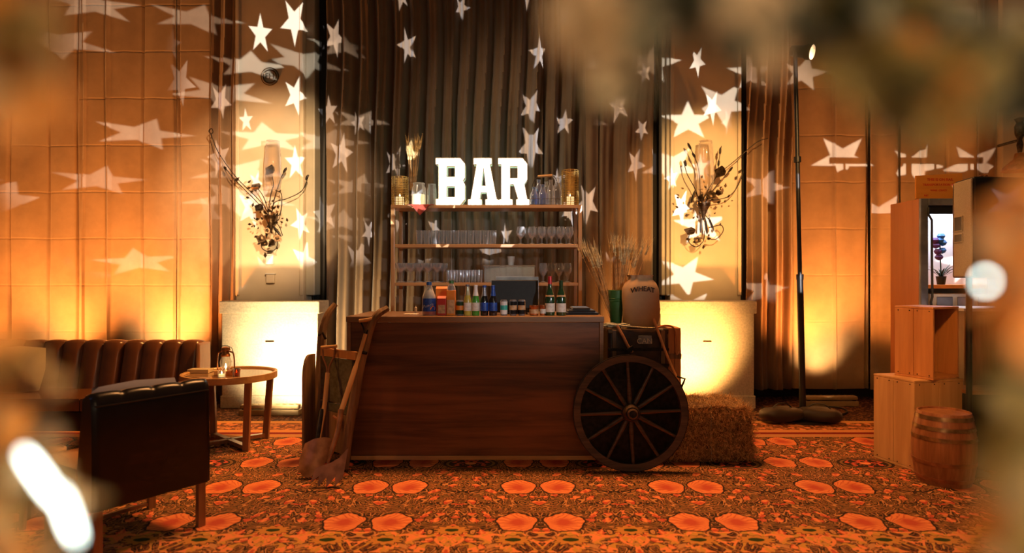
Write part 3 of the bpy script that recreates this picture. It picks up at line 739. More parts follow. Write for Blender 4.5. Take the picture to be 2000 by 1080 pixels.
# milk bottle carrier
def milk_bottle(c, label, mat, h=.24, r=.042):
    t = thing('milk_bottle', label, 'bottle', c)
    m = MB(); m.lathe([(.001, 0), (r, 0), (r, h*.5), (r*.9, h*.6), (r*.42, h*.84), (r*.42, h*.95), (r*.5, h*.96), (r*.5, h), (r*.38, h)], c, 18); m.build('glass', mat, t)
    return t
z0 = SZ[0]+.006
for i, (px, dy, mat, lab, hh) in enumerate(((1043, .06, 'blueglass', 'blue glass bottle in front at the left of the bottle crate', .17), (1052, .12, 'blueglass', 'tall blue glass bottle behind the smaller blue one', .25), (1060, .04, 'blueglass', 'blue glass bottle next to the clear bottles', .19),
                                  (1067, .18, 'glass', 'clear glass bottle at the back of the bottle crate', .24), (1076, .07, 'glass', 'clear glass bottle in the middle of the bottle crate', .24), (1088, .12, 'glass', 'large clear glass bottle beside the right wire lantern', .265))):
    c = P(px, 0, YS+dy); milk_bottle((c.x, YS+dy, z0), lab, mat, hh, .040 if px != 1088 else .05)
t = thing('bottle_crate', 'dark wire bottle carrier with arched handle beside letter R', 'bottle carrier', (X(1066, YS+.11), YS+.11, SZ[0]))
xa, xb = X(1036, YS+.1), X(1093, YS+.1)
m = MB()
for z in (.003, .06):
    m.tube([(xa, YS+.015, SZ[0]+z), (xb, YS+.015, SZ[0]+z), (xb, YS+.23, SZ[0]+z), (xa, YS+.23, SZ[0]+z), (xa, YS+.015, SZ[0]+z)], .0025, 5)
m.build('basket', 'iron', t)
m = MB(); xc_ = (xa+xb)/2
m.tube(bez([(xa, YS+.12, SZ[0]+.06), (xa+.02, YS+.12, SZ[0]+.20), (xa+.07, YS+.12, SZ[0]+.285), (xb-.07, YS+.12, SZ[0]+.295), (xb-.02, YS+.12, SZ[0]+.22), (xb, YS+.12, SZ[0]+.06)], 5), .004, 6); m.build('handle', 'iron', t)
m = MB(); m.tube([(xa+.07, YS+.12, SZ[0]+.287), (xb-.07, YS+.12, SZ[0]+.297)], .012, 8); m.build('grip', 'oak', t)

# ---- glassware (each glass its own thing, one mesh shared per kind)
def tumbler(label, h=.135, r=.034):
    m = MB(); m.lathe([(.001, 0), (r*.82, 0), (r, h), (r*.93, h), (r*.76, .012), (.001, .012)], (0, 0, 0), 14)
    return tag(m.build('tumbler', 'glass'), label, 'glass')
def goblet(label, h=.17, r=.042, sh=1):
    m = MB(); m.lathe([(.001, 0), (r*.8, 0), (r*.78, .005), (.007, .012), (.006, h*.30), (r*.55, h*.42), (r, h*.62), (r*.98, h*.8), (r*.80, h), (r*.75, h), (r*.93, h*.78), (r*.9, h*.62), (.001, h*.42)], (0, 0, 0), 16)
    return tag(m.build('goblet', 'glass'), label, 'glass')
def coupe(label, h=.16, r=.046):
    m = MB(); m.lathe([(.001, 0), (r*.75, 0), (r*.7, .005), (.006, .012), (.005, h*.52), (r*.4, h*.6), (r, h*.78), (r*1.02, h), (r*.97, h), (r*.9, h*.8), (.001, h*.6)], (0, 0, 0), 16)
    return tag(m.build('stem_glass', 'glass'), label, 'glass')
def row(proto, pts, z, group, lab=None, used=[None]):
    for i, (px, Yq) in enumerate(pts):
        o = proto if i == 0 else proto.copy()
        if i: COL.objects.link(o)
        at(o, (X(px, Yq), Yq, z+.001), R.uniform(0, 6), lab[i] if lab else None, group)
z1, z2 = SZ[1], SZ[2]
row(tumbler('clear tumbler in the long row on the upper shelf'), [(819+14.4*i, YS+.06) for i in range(11)]+[(829+14.4*i, YS+.14) for i in range(10)], z1, 'tumblers in the long row on the upper shelf')
row(goblet('clear goblet', .17), [(1017, YS+.07), (1039, YS+.07), (1058, YS+.07), (1077, YS+.07), (1095, YS+.07), (1112, YS+.075)], z1, 'goblets on the upper shelf',
    ['clear goblet on the upper shelf, leftmost of the six, standing apart', 'clear goblet on the upper shelf, second of six from the left', 'clear goblet on the upper shelf, third of six from the left', 'clear goblet on the upper shelf, fourth of six from the left', 'clear goblet on the upper shelf, fifth of six from the left', 'clear goblet on the upper shelf nearest the right post'])
row(goblet('clear goblet in the back row on the upper shelf', .17), [(1031, YS+.18), (1050, YS+.19), (1068, YS+.18), (1088, YS+.19), (1106, YS+.18)], z1, 'goblets in the back row of the upper shelf')
row(coupe('tall stem glass in the crowd left on the lower shelf', .185, .048), [(784+17.5*i, YS+.06) for i in range(5)]+[(780+17*i, YS+.17) for i in range(6)]+[(788+17*i, YS+.25) for i in range(5)], z2, 'stem glasses on the left of the lower shelf')
row(tumbler('short clear tumbler in the row left of the plastic tray', .12, .029), [(877+12*i, YS+.06) for i in range(6)]+[(883+12*i, YS+.13) for i in range(5)], z2, 'short tumblers on the lower shelf')
row(goblet('clear wine goblet', .185, .043), [(1061, YS+.08), (1077, YS+.14), (1092, YS+.08), (1108, YS+.08)], z2, 'wine goblets right on the lower shelf',
    ['wine goblet on the lower shelf beside the plastic tray', 'wine goblet on the lower shelf above the red foil bottle', 'wine goblet on the lower shelf above the dark green bottle', 'wine goblet on the lower shelf nearest the right post'])
# clear plastic crate of glasses
c0, c1 = X(946, YS+.05), X(1044, YS+.05)
t = thing('glass_tray', 'grey clear plastic tub on the lower shelf behind the black screen', 'tub', ((c0+c1)/2, YS+.15, z2))
m = MB(); m.box((c0, YS+.03, z2+.002), (c1, YS+.035, z2+.15)); m.box((c0, YS+.27, z2+.002), (c1, YS+.275, z2+.15)); m.box((c0, YS+.035, z2+.002), (c0+.005, YS+.27, z2+.15)); m.box((c1-.005, YS+.035, z2+.002), (c1, YS+.27, z2+.15)); m.box((c0, YS+.03, z2+.001), (c1, YS+.275, z2+.005))
m.build('body', 'plastic', t, False)
m = MB(); m.box((c0-.008, YS+.022, z2+.145), (c1+.008, YS+.283, z2+.165)); m.build('lid', 'plastic', t, False, .004)
m = MB(); m.lathe([(.001, 0), (.03, 0), (.037, .085), (.033, .085), (.028, .005), (.001, .005)], (X(998, YS+.15), YS+.15, z2+.168), 16)
tag(m.build('paper_cup', 'white', origin=(X(998, YS+.15), YS+.15, z2+.166)), 'white paper cup standing on the plastic tub', 'cup')

# ---- wheat on the rack: a narrow vase with a bunch of stalks
def wheat_mesh(L, name='wheat_stalk'):
    m = MB(); m.tube([(0, 0, 0), (.004, .002, L*.5), (.0, .0, L*.82)], [.0022, .002, .0016], 4, 0)
    e = L*.80
    for i in range(9):
        z = e+i*.0085
        for s_ in (-1, 1):
            m.tube([(0, 0, z), (s_*.006, .002, z+.006), (s_*.005, 0, z+.016)], [.001, .0042, .001], 4, 1)
            a = R.uniform(-.03, .03); m.tube([(s_*.005, 0, z+.014), (s_*(.014+i*.0008)+a*.3, a, z+.075+R.uniform(0, .03))], [.0008, .0003], 3, 1)
    return m
def wheat_bunch(base, n, L, spreadx, spready, top, label, group, grow=0):
    protos = []
    for k in range(4):
        o = wheat_mesh(L*(1-.06*k)).build('wheat_stalk', ['wheat', 'wheat2']); protos.append(o)
    for i in range(n):
        o = protos[i] if i < 4 else protos[i%4].copy()
        if i >= 4: COL.objects.link(o)
        tx = top[i%len(top)]+R.uniform(-spreadx, spreadx); ty = R.uniform(-spready, spready)
        o.location = (base[0]+R.uniform(-.012, .012)+tx*.05, base[1]+R.uniform(-.012, .012), base[2]+R.uniform(0, .02))
        o.rotation_euler = Euler((ty, tx, R.uniform(-.4, .4)), 'XYZ')
        tag(o, label, 'wheat stalk', group)
c = P(803, 398, YS+.22)
wheat_bunch((c.x, YS+.22, SZ[0]+.03), 16, .66, .05, .05, [-.03, .0, .06, .10, .14], 'dried wheat stalk in the tall bunch behind the left wire lantern', 'wheat stalks on top of the rack')
m = MB(); m.lathe([(.001, 0), (.03, 0), (.034, .03), (.022, .12), (.028, .16), (.024, .16), (.018, .12), (.028, .03), (.001, .01)], (c.x, YS+.22, SZ[0]+.001), 16)
tag(m.build('bud_vase', 'bronze', origin=(c.x, YS+.22, SZ[0]+.001)), 'slim dark vase holding wheat behind the left wire lantern', 'vase')

# ================================================================ DRINKS ON THE COUNTER
def PB(px, Yq): return (X(px, Yq), Yq, BT+.0008)
def drink(name, label, cat, px, Yq, prof, mat, parts=(), n=18, h=None, group=None):
    """prof in metres; parts = (name, prof, material, label)"""
    c = PB(px, Yq); t = thing(name, label, cat, c, group)
    m = MB(); m.lathe(prof, c, n); m.build('body' if cat not in ('bottle',) else 'glass', mat, t)
    for nm, pr, mt, lb in parts:
        m = MB(); m.lathe(pr, c, n); o = m.build(nm, mt, t)
        if lb: o['label'] = lb
    return t
YK = YB+.09
s = YK/FPX          # metres per pixel there
def ring(r, z0, z1, e=.0012): return [(r+e, z0), (r+e, z1)]
# juice jug with blue label, red juice
def jug():
    c = PB(838, YK+.05); t = thing('juice_bottle', 'large plastic bottle of red juice with blue cap and label', 'bottle', c)
    r = .050
    m = MB(); m.lathe([(.001, 0), (r, 0), (r*1.05, .02), (r*1.02, .11), (r*.95, .145), (r*.62, .185), (r*.55, .20), (r*.36, .222), (r*.34, .232)], c, 20); m.build('body', 'plastic', t)
    m = MB(); m.lathe([(.001, .004), (r*.97, .004), (r*1.02, .02), (r, .052), (.001, .054)], c, 20); m.build('juice', 'red', t)
    m = MB(); m.lathe([(.001, .125), (r*.9, .125), (r*.9, .142), (r*.6, .18), (.001, .2)], c, 20); m.build('headspace', 'white', t)
    m = MB(); m.lathe([(r*1.06, .03), (r*1.06, .125)], c, 20); m.build('label', 'blue', t)
    m = MB(); m.lathe([(r*.40, .222), (r*.40, .247), (.001, .247)], c, 16); m.build('cap', 'bluecap', t)
    fn = lambda u, v, w_: Vector((c[0]+(r*1.06+.001)*math.sin(u/r), c[1]-(r*1.06+.001)*math.cos(u/r), c[2]+.073+v+u*.25))
    lettering('Punch', .032, fn, 'white', t)
    m = MB()
    for a in range(-3, 7): pass
    m.prism([(.0, -.02), (.035, -.02), (.04, .0), (.02, .012), (.0, -.004)], lambda u, v, q: Vector((c[0]+(r*1.06+q)*math.sin(u/r+.3), c[1]-(r*1.06+q)*math.cos(u/r+.3), c[2]+.06+v)), .0005, .001); tag(m.build('label_patch', 'orange', t), 'orange swoosh')
jug()
def carton(label, px0_, px1_, Yq, h, mats, top=None, dep=.07, z_red=None):
    xa, xb = X(px0_, Yq), X(px1_, Yq); c = ((xa+xb)/2, Yq+dep/2, BT+.0008); t = thing('juice_carton', label, 'carton', c)
    m = MB(); m.box((xa, Yq, c[2]), (xb, Yq+dep, c[2]+h)); m.build('box', mats[0], t, False, .003)
    m = MB(); m.box((xa+.006, Yq-.0015, c[2]+.015), (xb-.006, Yq-.0003, c[2]+h*.62)); m.build('label', mats[1], t, False)
    if top:
        m = MB(); x_ = (xa+xb)/2; m.lathe([((xb-xa)*.5, 0), ((xb-xa)*.46, .02), (.018, .045), (.016, .055)], (x_, Yq+dep/2, c[2]+h), 16); m.build('neck', top[0], t)
        m = MB(); m.lathe([(.019, .05), (.019, .072), (.001, .072)], (x_, Yq+dep/2, c[2]+h), 14); m.build('cap', top[1], t)
    else:
        m = MB(); m.prism([(0, 0), (dep, 0), (dep/2, .018)], lambda u, v, q: Vector((q, Yq+u, c[2]+h+v)), xa, xb); m.build('gable', mats[0], t, False)
carton('plain orange juice carton leaning in behind the red carton', 851, 873, YK+.1, .195, ('orange', 'tanlab'))
carton('small red juice carton with tan panel beside the red juice bottle', 854, 871, YK+.012, .125, ('red', 'tanlab'), dep=.05)
carton('tall orange juice carton with clear domed neck and green cap', 872, 889, YK+.005, .185, ('orange', 'tanlab'), ('plastic', 'green'), dep=.065)
def can(label, px, mat, band, h=.112, r=.029, dy=0):
    drink('drink_can', label, 'can', px, YK+.03+dy, [(.001, 0), (r*.8, 0), (r, .008), (r, h-.01), (r*.82, h), (.001, h-.002)], 'silver', [('label', [(r+.0006, .01), (r+.0006, h-.012)], mat, None)]+([('band', [(r+.001, h*.35), (r+.001, h*.65)], band, None)] if band else []))
can('dark green drink can with orange badge next to the tall carton', 898, 'darkgreen', 'orange')
can('white and teal slim drink can beside the blue label bottles', 984, 'white', 'teal', .115, .026)
can('tan and black drink can, first of the pair in front of the screen', 1002, 'amber', 'tanlab', .115, .027)
can('tan and black drink can, second of the pair in front of the screen', 1019, 'amber', 'tanlab', .115, .027, .01)
def beer(label, px, mat, cap, lab, neck=None, h=.225, r=.029, dy=0, capn=.0):
    parts = [('label', [(r+.0008, .035), (r+.0008, .095)], lab, None), ('cap', [(.0145, h-.012), (.0155, h+.003), (.001, h+.004)], cap, None)]
    if neck: parts.append(('neck_label', [(.0215, h*.66), (.0165, h*.78), (.0145, h*.86), (.0138, h*.96)], neck, None))
    drink('beer_bottle', label, 'bottle', px, YK+.02+dy, [(.001, 0), (r*.95, 0), (r, .006), (r, .105), (r*.75, .135), (.0145, .172), (.0125, h-.01), (.001, h-.005)], mat, parts)
beer('clear beer bottle with yellow beer and pale label', 913, 'yellow', 'silver', 'paper', 'plastic')
beer('green beer bottle with white foil neck and pink label', 929, 'lime', 'white', 'paper', 'white', .22)
beer('dark beer bottle with blue label, left one of two', 946, 'amber', 'blue', 'blue', 'silver', .218)
beer('dark beer bottle with bright blue label, right one of two', 963, 'amber', 'blue', 'blue', 'blue', .218, .030)
def wine(label, px, cap, h=.27, r=.036, labm='paper', dy=0, mat='darkgreen'):
    drink('wine_bottle', label, 'bottle', px, YK+.03+dy, [(.001, 0), (r*.95, 0), (r, .006), (r, .125), (r*.82, .155), (r*.45, .195), (.0145, .215), (.0135, h), (.001, h)], mat,
          [('label', [(r+.0008, .025), (r+.0008, .09)], labm, None), ('capsule', [(.0152, h-.055), (.0148, h+.002), (.001, h+.003)], cap, None), ('badge', [(r*.93, .138), (r*.86, .15)], 'tanlab', None)])
wine('dark wine bottle with red foil top near the right end of the bar', 1074, 'redcap', .285, dy=.01)
wine('green wine bottle with white label, rightmost bottle on the bar', 1096, 'darkgreen', .255)
def tub(label, px, r, h, mat, band):
    drink('garnish_jar', label, 'jar', px, YK+.03, [(.001, 0), (r*.9, 0), (r, .01), (r, h), (r*1.04, h+.002), (r*1.04, h+.016), (.001, h+.016)], mat, [('label', [(r+.0008, .014), (r+.0008, h-.012)], band, None)])
tub('wide dark jar with tan label and copper lid on the bar', 1043, .034, .058, 'copper', 'tanlab')
tub('small dark jar between the wide jar and the red foil wine bottle', 1060, .022, .060, 'copper', 'paper')
# point of sale screen seen from the back
c = P(1007, 0, YB+.32)
t = thing('bar_screen', 'black square screen back standing on the bar counter', 'monitor', (c.x, YB+.32, BT))
xa, xb = X(960, YB+.3), X(1051, YB+.3)
m = MB(); m.box((xa, YB+.28, BT+.012), (xb, YB+.33, Z(547, YB+.3))); m.build('casing', 'blackbox', t, False, .006)
m = MB(); m.box((xa+.03, YB+.34, BT+.02), (xb+.005, YB+.37, Z(540, YB+.34))); tag(m.build('screen', 'silver', t, False, .004), 'slim silver screen edge')
m = MB(); m.box((xa+.08, YB+.26, BT+.001), (xb-.08, YB+.40, BT+.012)); m.build('stand', 'blackbox', t, False, .003)
# folded black cloth at the right
t = thing('folded_cloths', 'pile of folded dark cloths at the right end of the bar', 'cloth', (X(1135, YB+.3), YB+.3, BT))
for i, (a, b, zz) in enumerate(((1102, 1166, 0), (1108, 1160, .018), (1116, 1150, .036))):
    m = MB(); m.box((X(a, YB+.3), YB+.18, BT+.001+zz), (X(b, YB+.3), YB+.45, BT+.018+zz), Matrix.Identity(3)); o = m.build('fold', 'gap_and_cloth_black', t, True, .007)
m = MB(); m.lathe([(.001, 0), (.010, 0), (.010, .045), (.004, .05), (.004, .06), (.001, .06)], PB(812, YK+.3), 12); tag(m.build('small_bottle', 'white', origin=PB(812, YK+.3)), 'tiny white bottle behind the counter edge left of the juice bottle', 'bottle')
m = MB(); m.box((X(792, YK+.2), YK+.1, BT+.0008), (X(818, YK+.2), YK+.2, BT+.006)); tag(m.build('napkin', 'paper', None, False, origin=(X(805, YK+.2), YK+.15, BT)), 'pale napkin lying flat left of the red juice bottle', 'napkin')

# ================================================================ WHEELBARROW, SPADE, FORK
t = thing('wooden_wheelbarrow', 'antique wooden wheelbarrow stood on end against the bar', 'wheelbarrow', (X(650, 4.8), 4.8, 0))
def shaft(pts, r, name='handle', mat='old'):
    p = bez(pts, 8); k = len(p); m = MB(); rr = [r*(1-.35*(i/k)**3) for i in range(k)]
    m.tube(p, rr, 8); return m.build(name, mat, t)
shaft([(X(620, 4.82), 4.82, .02), P(621, 800, 4.84), P(626, 700, 4.88), P(630, 648, 4.91), P(640, 615, 4.94), P(655, 594, 4.98)], .033)
shaft([(X(674, 4.5), 4.47, .02), P(681, 840, 4.48), P(692, 780, 4.50), P(704, 712, 4.51), P(716, 665, 4.53), P(724, 640, 4.54), P(737, 615, 4.55), P(757, 602, 4.60)], .034)
# side board with a rounded top
def board(poly, a, b, mat, name, thick=.022):
    """poly of (u across from a to b, z)"""
    a, b = Vector(a), Vector(b); d = (b-a); n = Vector((-d.y, d.x, 0)).normalized()
    m = MB(); m.prism(poly, lambda u, v, q: Vector((a.x+d.x*u, a.y+d.y*u, v))+n*q, -thick/2, thick/2); return m.build(name, mat, t, False, .004)
zt_ = Z(692, 4.74)
prof = [(0, .03)]+[(0, zt_-.16)]+[(.5-.5*math.cos(a), zt_-.16+.16*math.sin(a)) for a in [PI/2*i/7*1.0 for i in range(1, 8)]]+[(1.0, zt_), (1.0, .03)]
board(prof, (X(592, 4.66), 4.66, 0), (X(621, 4.82)-.02, 4.80, 0), 'old', 'side_board')
rail = lambda px0_, Ya, px1_, Yb_, za, zb2, mat, nm: board([(0, za), (1, za), (1, zb2), (0, zb2)], (X(px0_, Ya), Ya, 0), (X(px1_, Yb_), Yb_, 0), mat, nm)
rail(628, 4.82, 697, 4.535, Z(698, 4.7), Z(682, 4.7), 'crate', 'cross_rail')
rail(628, 4.83, 690, 4.555, Z(786, 4.7), Z(699, 4.7), 'oldg', 'back_board')
rail(628, 4.82, 684, 4.56, Z(803, 4.7), Z(788, 4.7), 'oldg', 'cross_rail')
rail(628, 4.83, 680, 4.56, .08, Z(804, 4.7), 'old', 'back_board')
m = MB(); m.lathe([(.13, -.02), (.15, -.02), (.15, .02), (.13, .02), (.13, -.02)], (X(650, 4.86), 4.93, .155), 24, mat=Matrix.Rotation(PI/2, 3, 'X') @ Matrix.Rotation(.3, 3, 'Y'))
m.build('wheel', 'iron', t)
m = MB(); m.tube([P(623, 655, 4.88), P(630, 650, 4.86), P(636, 662, 4.88)], .010, 6); m.tube([P(708, 688, 4.48), P(716, 690, 4.47)], .012, 6); m.build('hinge', 'iron', t)

def blade(name_t, label, cat, pts, D_handle=True):
    pass
# spade
t = thing('spade', 'spade with D handle leaning in front of the wheelbarrow', 'spade', (X(620, 4.42), 4.42, 0))
m = MB(); g0, g1 = P(627, 679, 4.66), P(658, 676, 4.66); m.tube([g0, g1], .013, 10); m.build('grip', 'crate_light', t)
m = MB(); j = P(641, 722, 4.64)
m.tube([P(630, 682, 4.66), P(631, 698, 4.65), P(638, 716, 4.64), P(640, 735, 4.62)], .007, 8); m.tube([P(655, 680, 4.66), P(653, 695, 4.65), P(644, 714, 4.64), P(640, 735, 4.62)], .007, 8); m.build('yoke', 'rust', t)
m = MB(); m.tube(bez([P(640, 728, 4.62), P(634, 790, 4.56), P(627, 830, 4.50), P(622, 858, 4.45)], 6), .017, 10); m.build('shaft', 'crate_light', t)
m = MB(); m.tube(bez([P(629, 800, 4.545), P(622, 845, 4.47), P(618, 880, 4.42)], 5), [.021]*10+[.012], 10); m.build('socket', 'iron', t)
def blade_mesh(outline, fn, curve=.03, th=.003):
    m = MB(); n = len(outline); c = (sum(u for u, v in outline)/n, sum(v for u, v in outline)/n)
    vs = []; rings = 5
    for q in (-th, th):
        for k in range(rings):
            f = 1-k/rings
            vs += [fn(c[0]+(u-c[0])*f, c[1]+(v-c[1])*f, curve*((c[0]+(u-c[0])*f)**2)/.01+q) for u, v in outline]
        vs.append(fn(c[0], c[1], q+curve*(c[0]**2)/.01))
    fs = []; L_ = rings*n+1
    for s_ in (0, 1):
        o_ = s_*L_
        for k in range(rings-1): fs += [(o_+k*n+i, o_+k*n+(i+1)%n, o_+(k+1)*n+(i+1)%n, o_+(k+1)*n+i) for i in range(n)]
        fs += [(o_+(rings-1)*n+i, o_+(rings-1)*n+(i+1)%n, o_+rings*n) for i in range(n)]
    fs += [(i, (i+1)%n, L_+(i+1)%n, L_+i) for i in range(n)]
    m.add(vs, fs); return m
def frame_fn(origin, xdir, zdir):
    o_, a, b = Vector(origin), Vector(xdir).normalized(), Vector(zdir).normalized(); c = a.cross(b)
    return lambda u, v, q: o_+a*u+b*v+c*q
fn = frame_fn((X(605, 4.3), 4.27, .015), (1, .25, .12), (.14, .42, .9))
sp = [(-.085, .07), (-.10, .15), (-.09, .25), (-.035, .268), (.035, .268), (.095, .25), (.105, .15), (.08, .07), (.035, .02), (0, 0), (-.04, .02)]
blade_mesh(sp, fn, -.028).build('blade', 'rust', t, angle=60)
# fork-like toothed shovel
t = thing('garden_fork', 'broad toothed digging fork crossing in front of the spade', 'fork', (X(650, 4.25), 4.25, 0))
m = MB(); m.tube(bez([P(714, 652, 4.50), P(700, 700, 4.46), P(680, 762, 4.38), P(664, 810, 4.32)], 6), [.014]*8+[.018]*12, 10)
m.build('shaft', 'crate_light', t)
m = MB(); m.tube([P(702, 627, 4.54), P(728, 623, 4.53)], .013, 8); m.build('grip', 'crate_light', t)
m = MB(); m.tube([P(705, 630, 4.54), P(710, 640, 4.52), P(714, 655, 4.50)], .007, 6); m.tube([P(726, 627, 4.53), P(720, 642, 4.52), P(714, 655, 4.50)], .007, 6); m.build('yoke', 'iron', t)
m = MB(); m.tube([P(666, 800, 4.33), P(660, 840, 4.28), P(648, 880, 4.22), P(640, 905, 4.19)], [.021, .02, .017, .008], 10); m.tube([P(650, 812, 4.3), P(664, 822, 4.3)], .008, 6); m.build('socket', 'rust', t)
fn = frame_fn((X(640, 4.15), 4.10, .012), (1, .1, .05), (.10, .42, .9))
fk = [(-.085, .0), (-.055, .035), (-.035, .07), (-.03, .03), (-.02, .0), (.0, .035), (.018, .07), (.022, .03), (.035, 0), (.06, .03), (.075, .06), (.10, .11), (.085, .22), (.055, .245), (-.03, .13), (-.09, .115), (-.08, .06)]
fk = [(-.10, .03), (-.055, .072), (-.052, .03), (-.045, .005), (-.005, .065), (0, .03), (.008, .0), (.05, .06), (.055, .03), (.06, .0), (.10, .05), (.095, .24), (.05, .18), (-.0, .15), (-.09, .125)]
m = MB(); m.prism(fk, lambda u, v, q: fn(u, v, q), -.004, .004); m.build('blade', 'rust', t, False)

# ================================================================ WAGON WHEEL
wc = P(1232, 797, 4.47); Rw = 113*4.47/FPX
tilt = Matrix.Rotation(-.10, 3, 'X')
t = thing('wagon_wheel', 'old wooden twelve spoke wagon wheel leaning against bar and hay', 'wheel', (wc.x, 4.43, 0))
wc = Vector((wc.x, 4.49, Rw+.003))
rotw = tilt @ Matrix.Rotation(PI/2, 3, 'X')
m = MB(); m.lathe([(Rw-.052, -.025), (Rw-.006, -.028), (Rw-.006, .028), (Rw-.052, .025), (Rw-.052, -.025)], wc, 56, mat=rotw); m.build('rim', 'wheel', t, angle=30)
m = MB(); m.lathe([(Rw-.007, -.024), (Rw, -.024), (Rw, .024), (Rw-.007, .024), (Rw-.007, -.024)], wc, 56, mat=rotw); m.build('tyre', 'iron', t, angle=30)
for i in range(12):
    a = 2*PI*i/12+.04; d0 = rotw @ Vector((math.cos(a), math.sin(a), 0))
    m = MB(); m.tube([wc+d0*.05, wc+d0*.12, wc+d0*.22, wc+d0*(Rw-.045)], [.016, .017, .013, .012], 8); m.build('spoke', 'wheel', t)
m = MB(); m.lathe([(.001, -.06), (.03, -.06), (.036, -.05), (.058, -.04), (.064, 0), (.058, .05), (.04, .09), (.036, .11), (.026, .115), (.022, .10), (.001, .10)], wc, 20, mat=rotw); m.build('hub', 'wheel', t)
m = MB(); m.lathe([(.042, .088), (.046, .09), (.044, .104), (.038, .104)], wc, 20, mat=rotw); m.lathe([(.062, .03), (.066, .032), (.064, .042), (.058, .042)], wc, 20, mat=rotw); m.build('hub_band', 'iron', t)

# ================================================================ HAY BALE
hx0, hx1, hy0, hy1, hz = X(1197, 4.75), X(1452, 4.85), 4.68, 5.22, .40
hx0 = max(hx0, X(1180, YB)+.04)
t = thing('hay_bale', 'rectangular bale of loose golden hay behind the wagon wheel', 'hay bale', ((hx0+hx1)/2, (hy0+hy1)/2, 0))
from mathutils import noise
def jitter(p, s=9, a=.022):
    return p+Vector((noise.noise(p*s), noise.noise(p*s+Vector((7, 3, 1))), noise.noise(p*s+Vector((1, 9, 4)))))*a+Vector((noise.noise(p*40), noise.noise(p*41), noise.noise(p*39)))*.008
m = MB()
def grid(o_, a, b, na, nb, f):
    o_, a, b = Vector(o_), Vector(a), Vector(b)
    vs = [f(o_+a*i/na+b*j/nb) for i in range(na+1) for j in range(nb+1)]
    m.add(vs, [(i*(nb+1)+j, i*(nb+1)+j+1, (i+1)*(nb+1)+j+1, (i+1)*(nb+1)+j) for i in range(na) for j in range(nb)])
Lx, Ly = hx1-hx0, hy1-hy0
def hf(p):
    q = jitter(p); # soften box edges
    c = Vector(((hx0+hx1)/2, (hy0+hy1)/2, hz/2)); d = q-c
    ex, ez = abs(d.x)/(Lx/2), abs(d.z)/(hz/2)
    k = max(0, ex-.88)*max(0, ez-.7)*1.2
    q = c+Vector((d.x*(1-k), d.y, d.z*(1-k*.6)))
    pinch = .012*sum(math.exp(-((q.x-tx)/.02)**2) for tx in (hx0+Lx*.33, hx0+Lx*.7))
    if abs(d.y) > Ly*.4: q.y -= pinch*(1 if d.y > 0 else -1)
    q.z = max(q.z, .004); return q
grid((hx0, hy0, 0), (Lx, 0, 0), (0, 0, hz), 60, 26, hf); grid((hx0, hy1, 0), (Lx, 0, 0), (0, 0, hz), 30, 14, hf)
grid((hx0, hy0, hz), (Lx, 0, 0), (0, Ly, 0), 60, 30, hf); grid((hx1, hy0, 0), (0, Ly, 0), (0, 0, hz), 30, 26, hf); grid((hx0, hy0, 0), (0, Ly, 0), (0, 0, hz), 30, 26, hf)
m.build('bale', 'straw', t, True)
m = MB(); rs = random.Random(3)
for i in range(9000):
    f = rs.random()
    if f < .5: p = Vector((rs.uniform(hx0, hx1), hy0-.004, rs.uniform(.02, hz))); n = Vector((0, -1, 0)); d = Vector((rs.gauss(0, .7), -.25, rs.gauss(0, 1)))
    elif f < .75: p = Vector((rs.uniform(hx0, hx1), rs.uniform(hy0, hy1), hz)); n = Vector((0, 0, 1)); d = Vector((rs.gauss(0, 1), rs.gauss(0, 1), rs.uniform(.0, .35)))
    else: p = Vector((hx1, rs.uniform(hy0, hy1), rs.uniform(.02, hz))); n = Vector((1, 0, 0)); d = Vector((.35, rs.gauss(0, .8), rs.gauss(0, 1)))
    p = hf(p)+n*.003; d = d.normalized()*rs.uniform(.02, .075); sd = d.cross(n).normalized()*rs.uniform(.001, .0022); b_ = n*rs.uniform(0, .02)
    if (p+d).z < .003: d.z = abs(d.z)
    e = p+d+b_
    m.add([p-sd, p+sd, e+sd*.5, e-sd*.5, p+n*.001], ((0, 1, 2, 3), (0, 4, 3), (1, 2, 4)))
o = m.build('loose_straw', 'strawp', t, False); o['kind'] = 'stuff'
for tx in (hx0+Lx*.33, hx0+Lx*.7):
    m = MB(); m.tube([hf(Vector((tx, hy0, .01)))+Vector((0, -.006, 0)), hf(Vector((tx, hy0, hz*.5)))+Vector((0, -.006, 0)), hf(Vector((tx, hy0, hz)))+Vector((0, -.006, .006)), hf(Vector((tx, hy1, hz)))+Vector((0, .006, .006))], .003, 5); m.build('twine', 'rope', t)

# ================================================================ TRUNK AND WHAT LIES ON IT
tx0, tx1, ty0, ty1, tz0, tz1 = X(1186, 4.85), X(1302, 4.85), 4.80, 5.12, .412, Z(643, 4.82)
tx0 = X(1180, YB)+.055
t = thing('travel_case', 'dark brown leather trunk stood on end on the hay bale', 'trunk', ((tx0+tx1)/2, 4.95, tz0))
m = MB(); m.box((tx0, ty0, tz0), (tx1, ty1, tz1)); m.build('body', 'trunk', t, False, .02)
for xx in (tx0+.03, tx1-.055):
    m = MB(); m.box((xx, ty0-.010, tz0+.005), (xx+.03, ty0-.0005, tz1-.005)); m.build('batten', 'old', t, False, .003)
for zz in (tz0+.05, (tz0+tz1)/2, tz1-.16):
    m = MB(); m.box((tx0-.004, ty0-.016, zz), (tx1+.004, ty0-.011, zz+.022)); m.build('strap', 'iron', t, False, .002)
for xx in (tx0, tx1-.03):
    for zz in (tz0, tz1-.03):
        m = MB(); m.box((xx-.003, ty0-.006, zz-.002), (xx+.033, ty0+.03, zz+.033)); m.build('corner', 'bronze', t, False, .004)
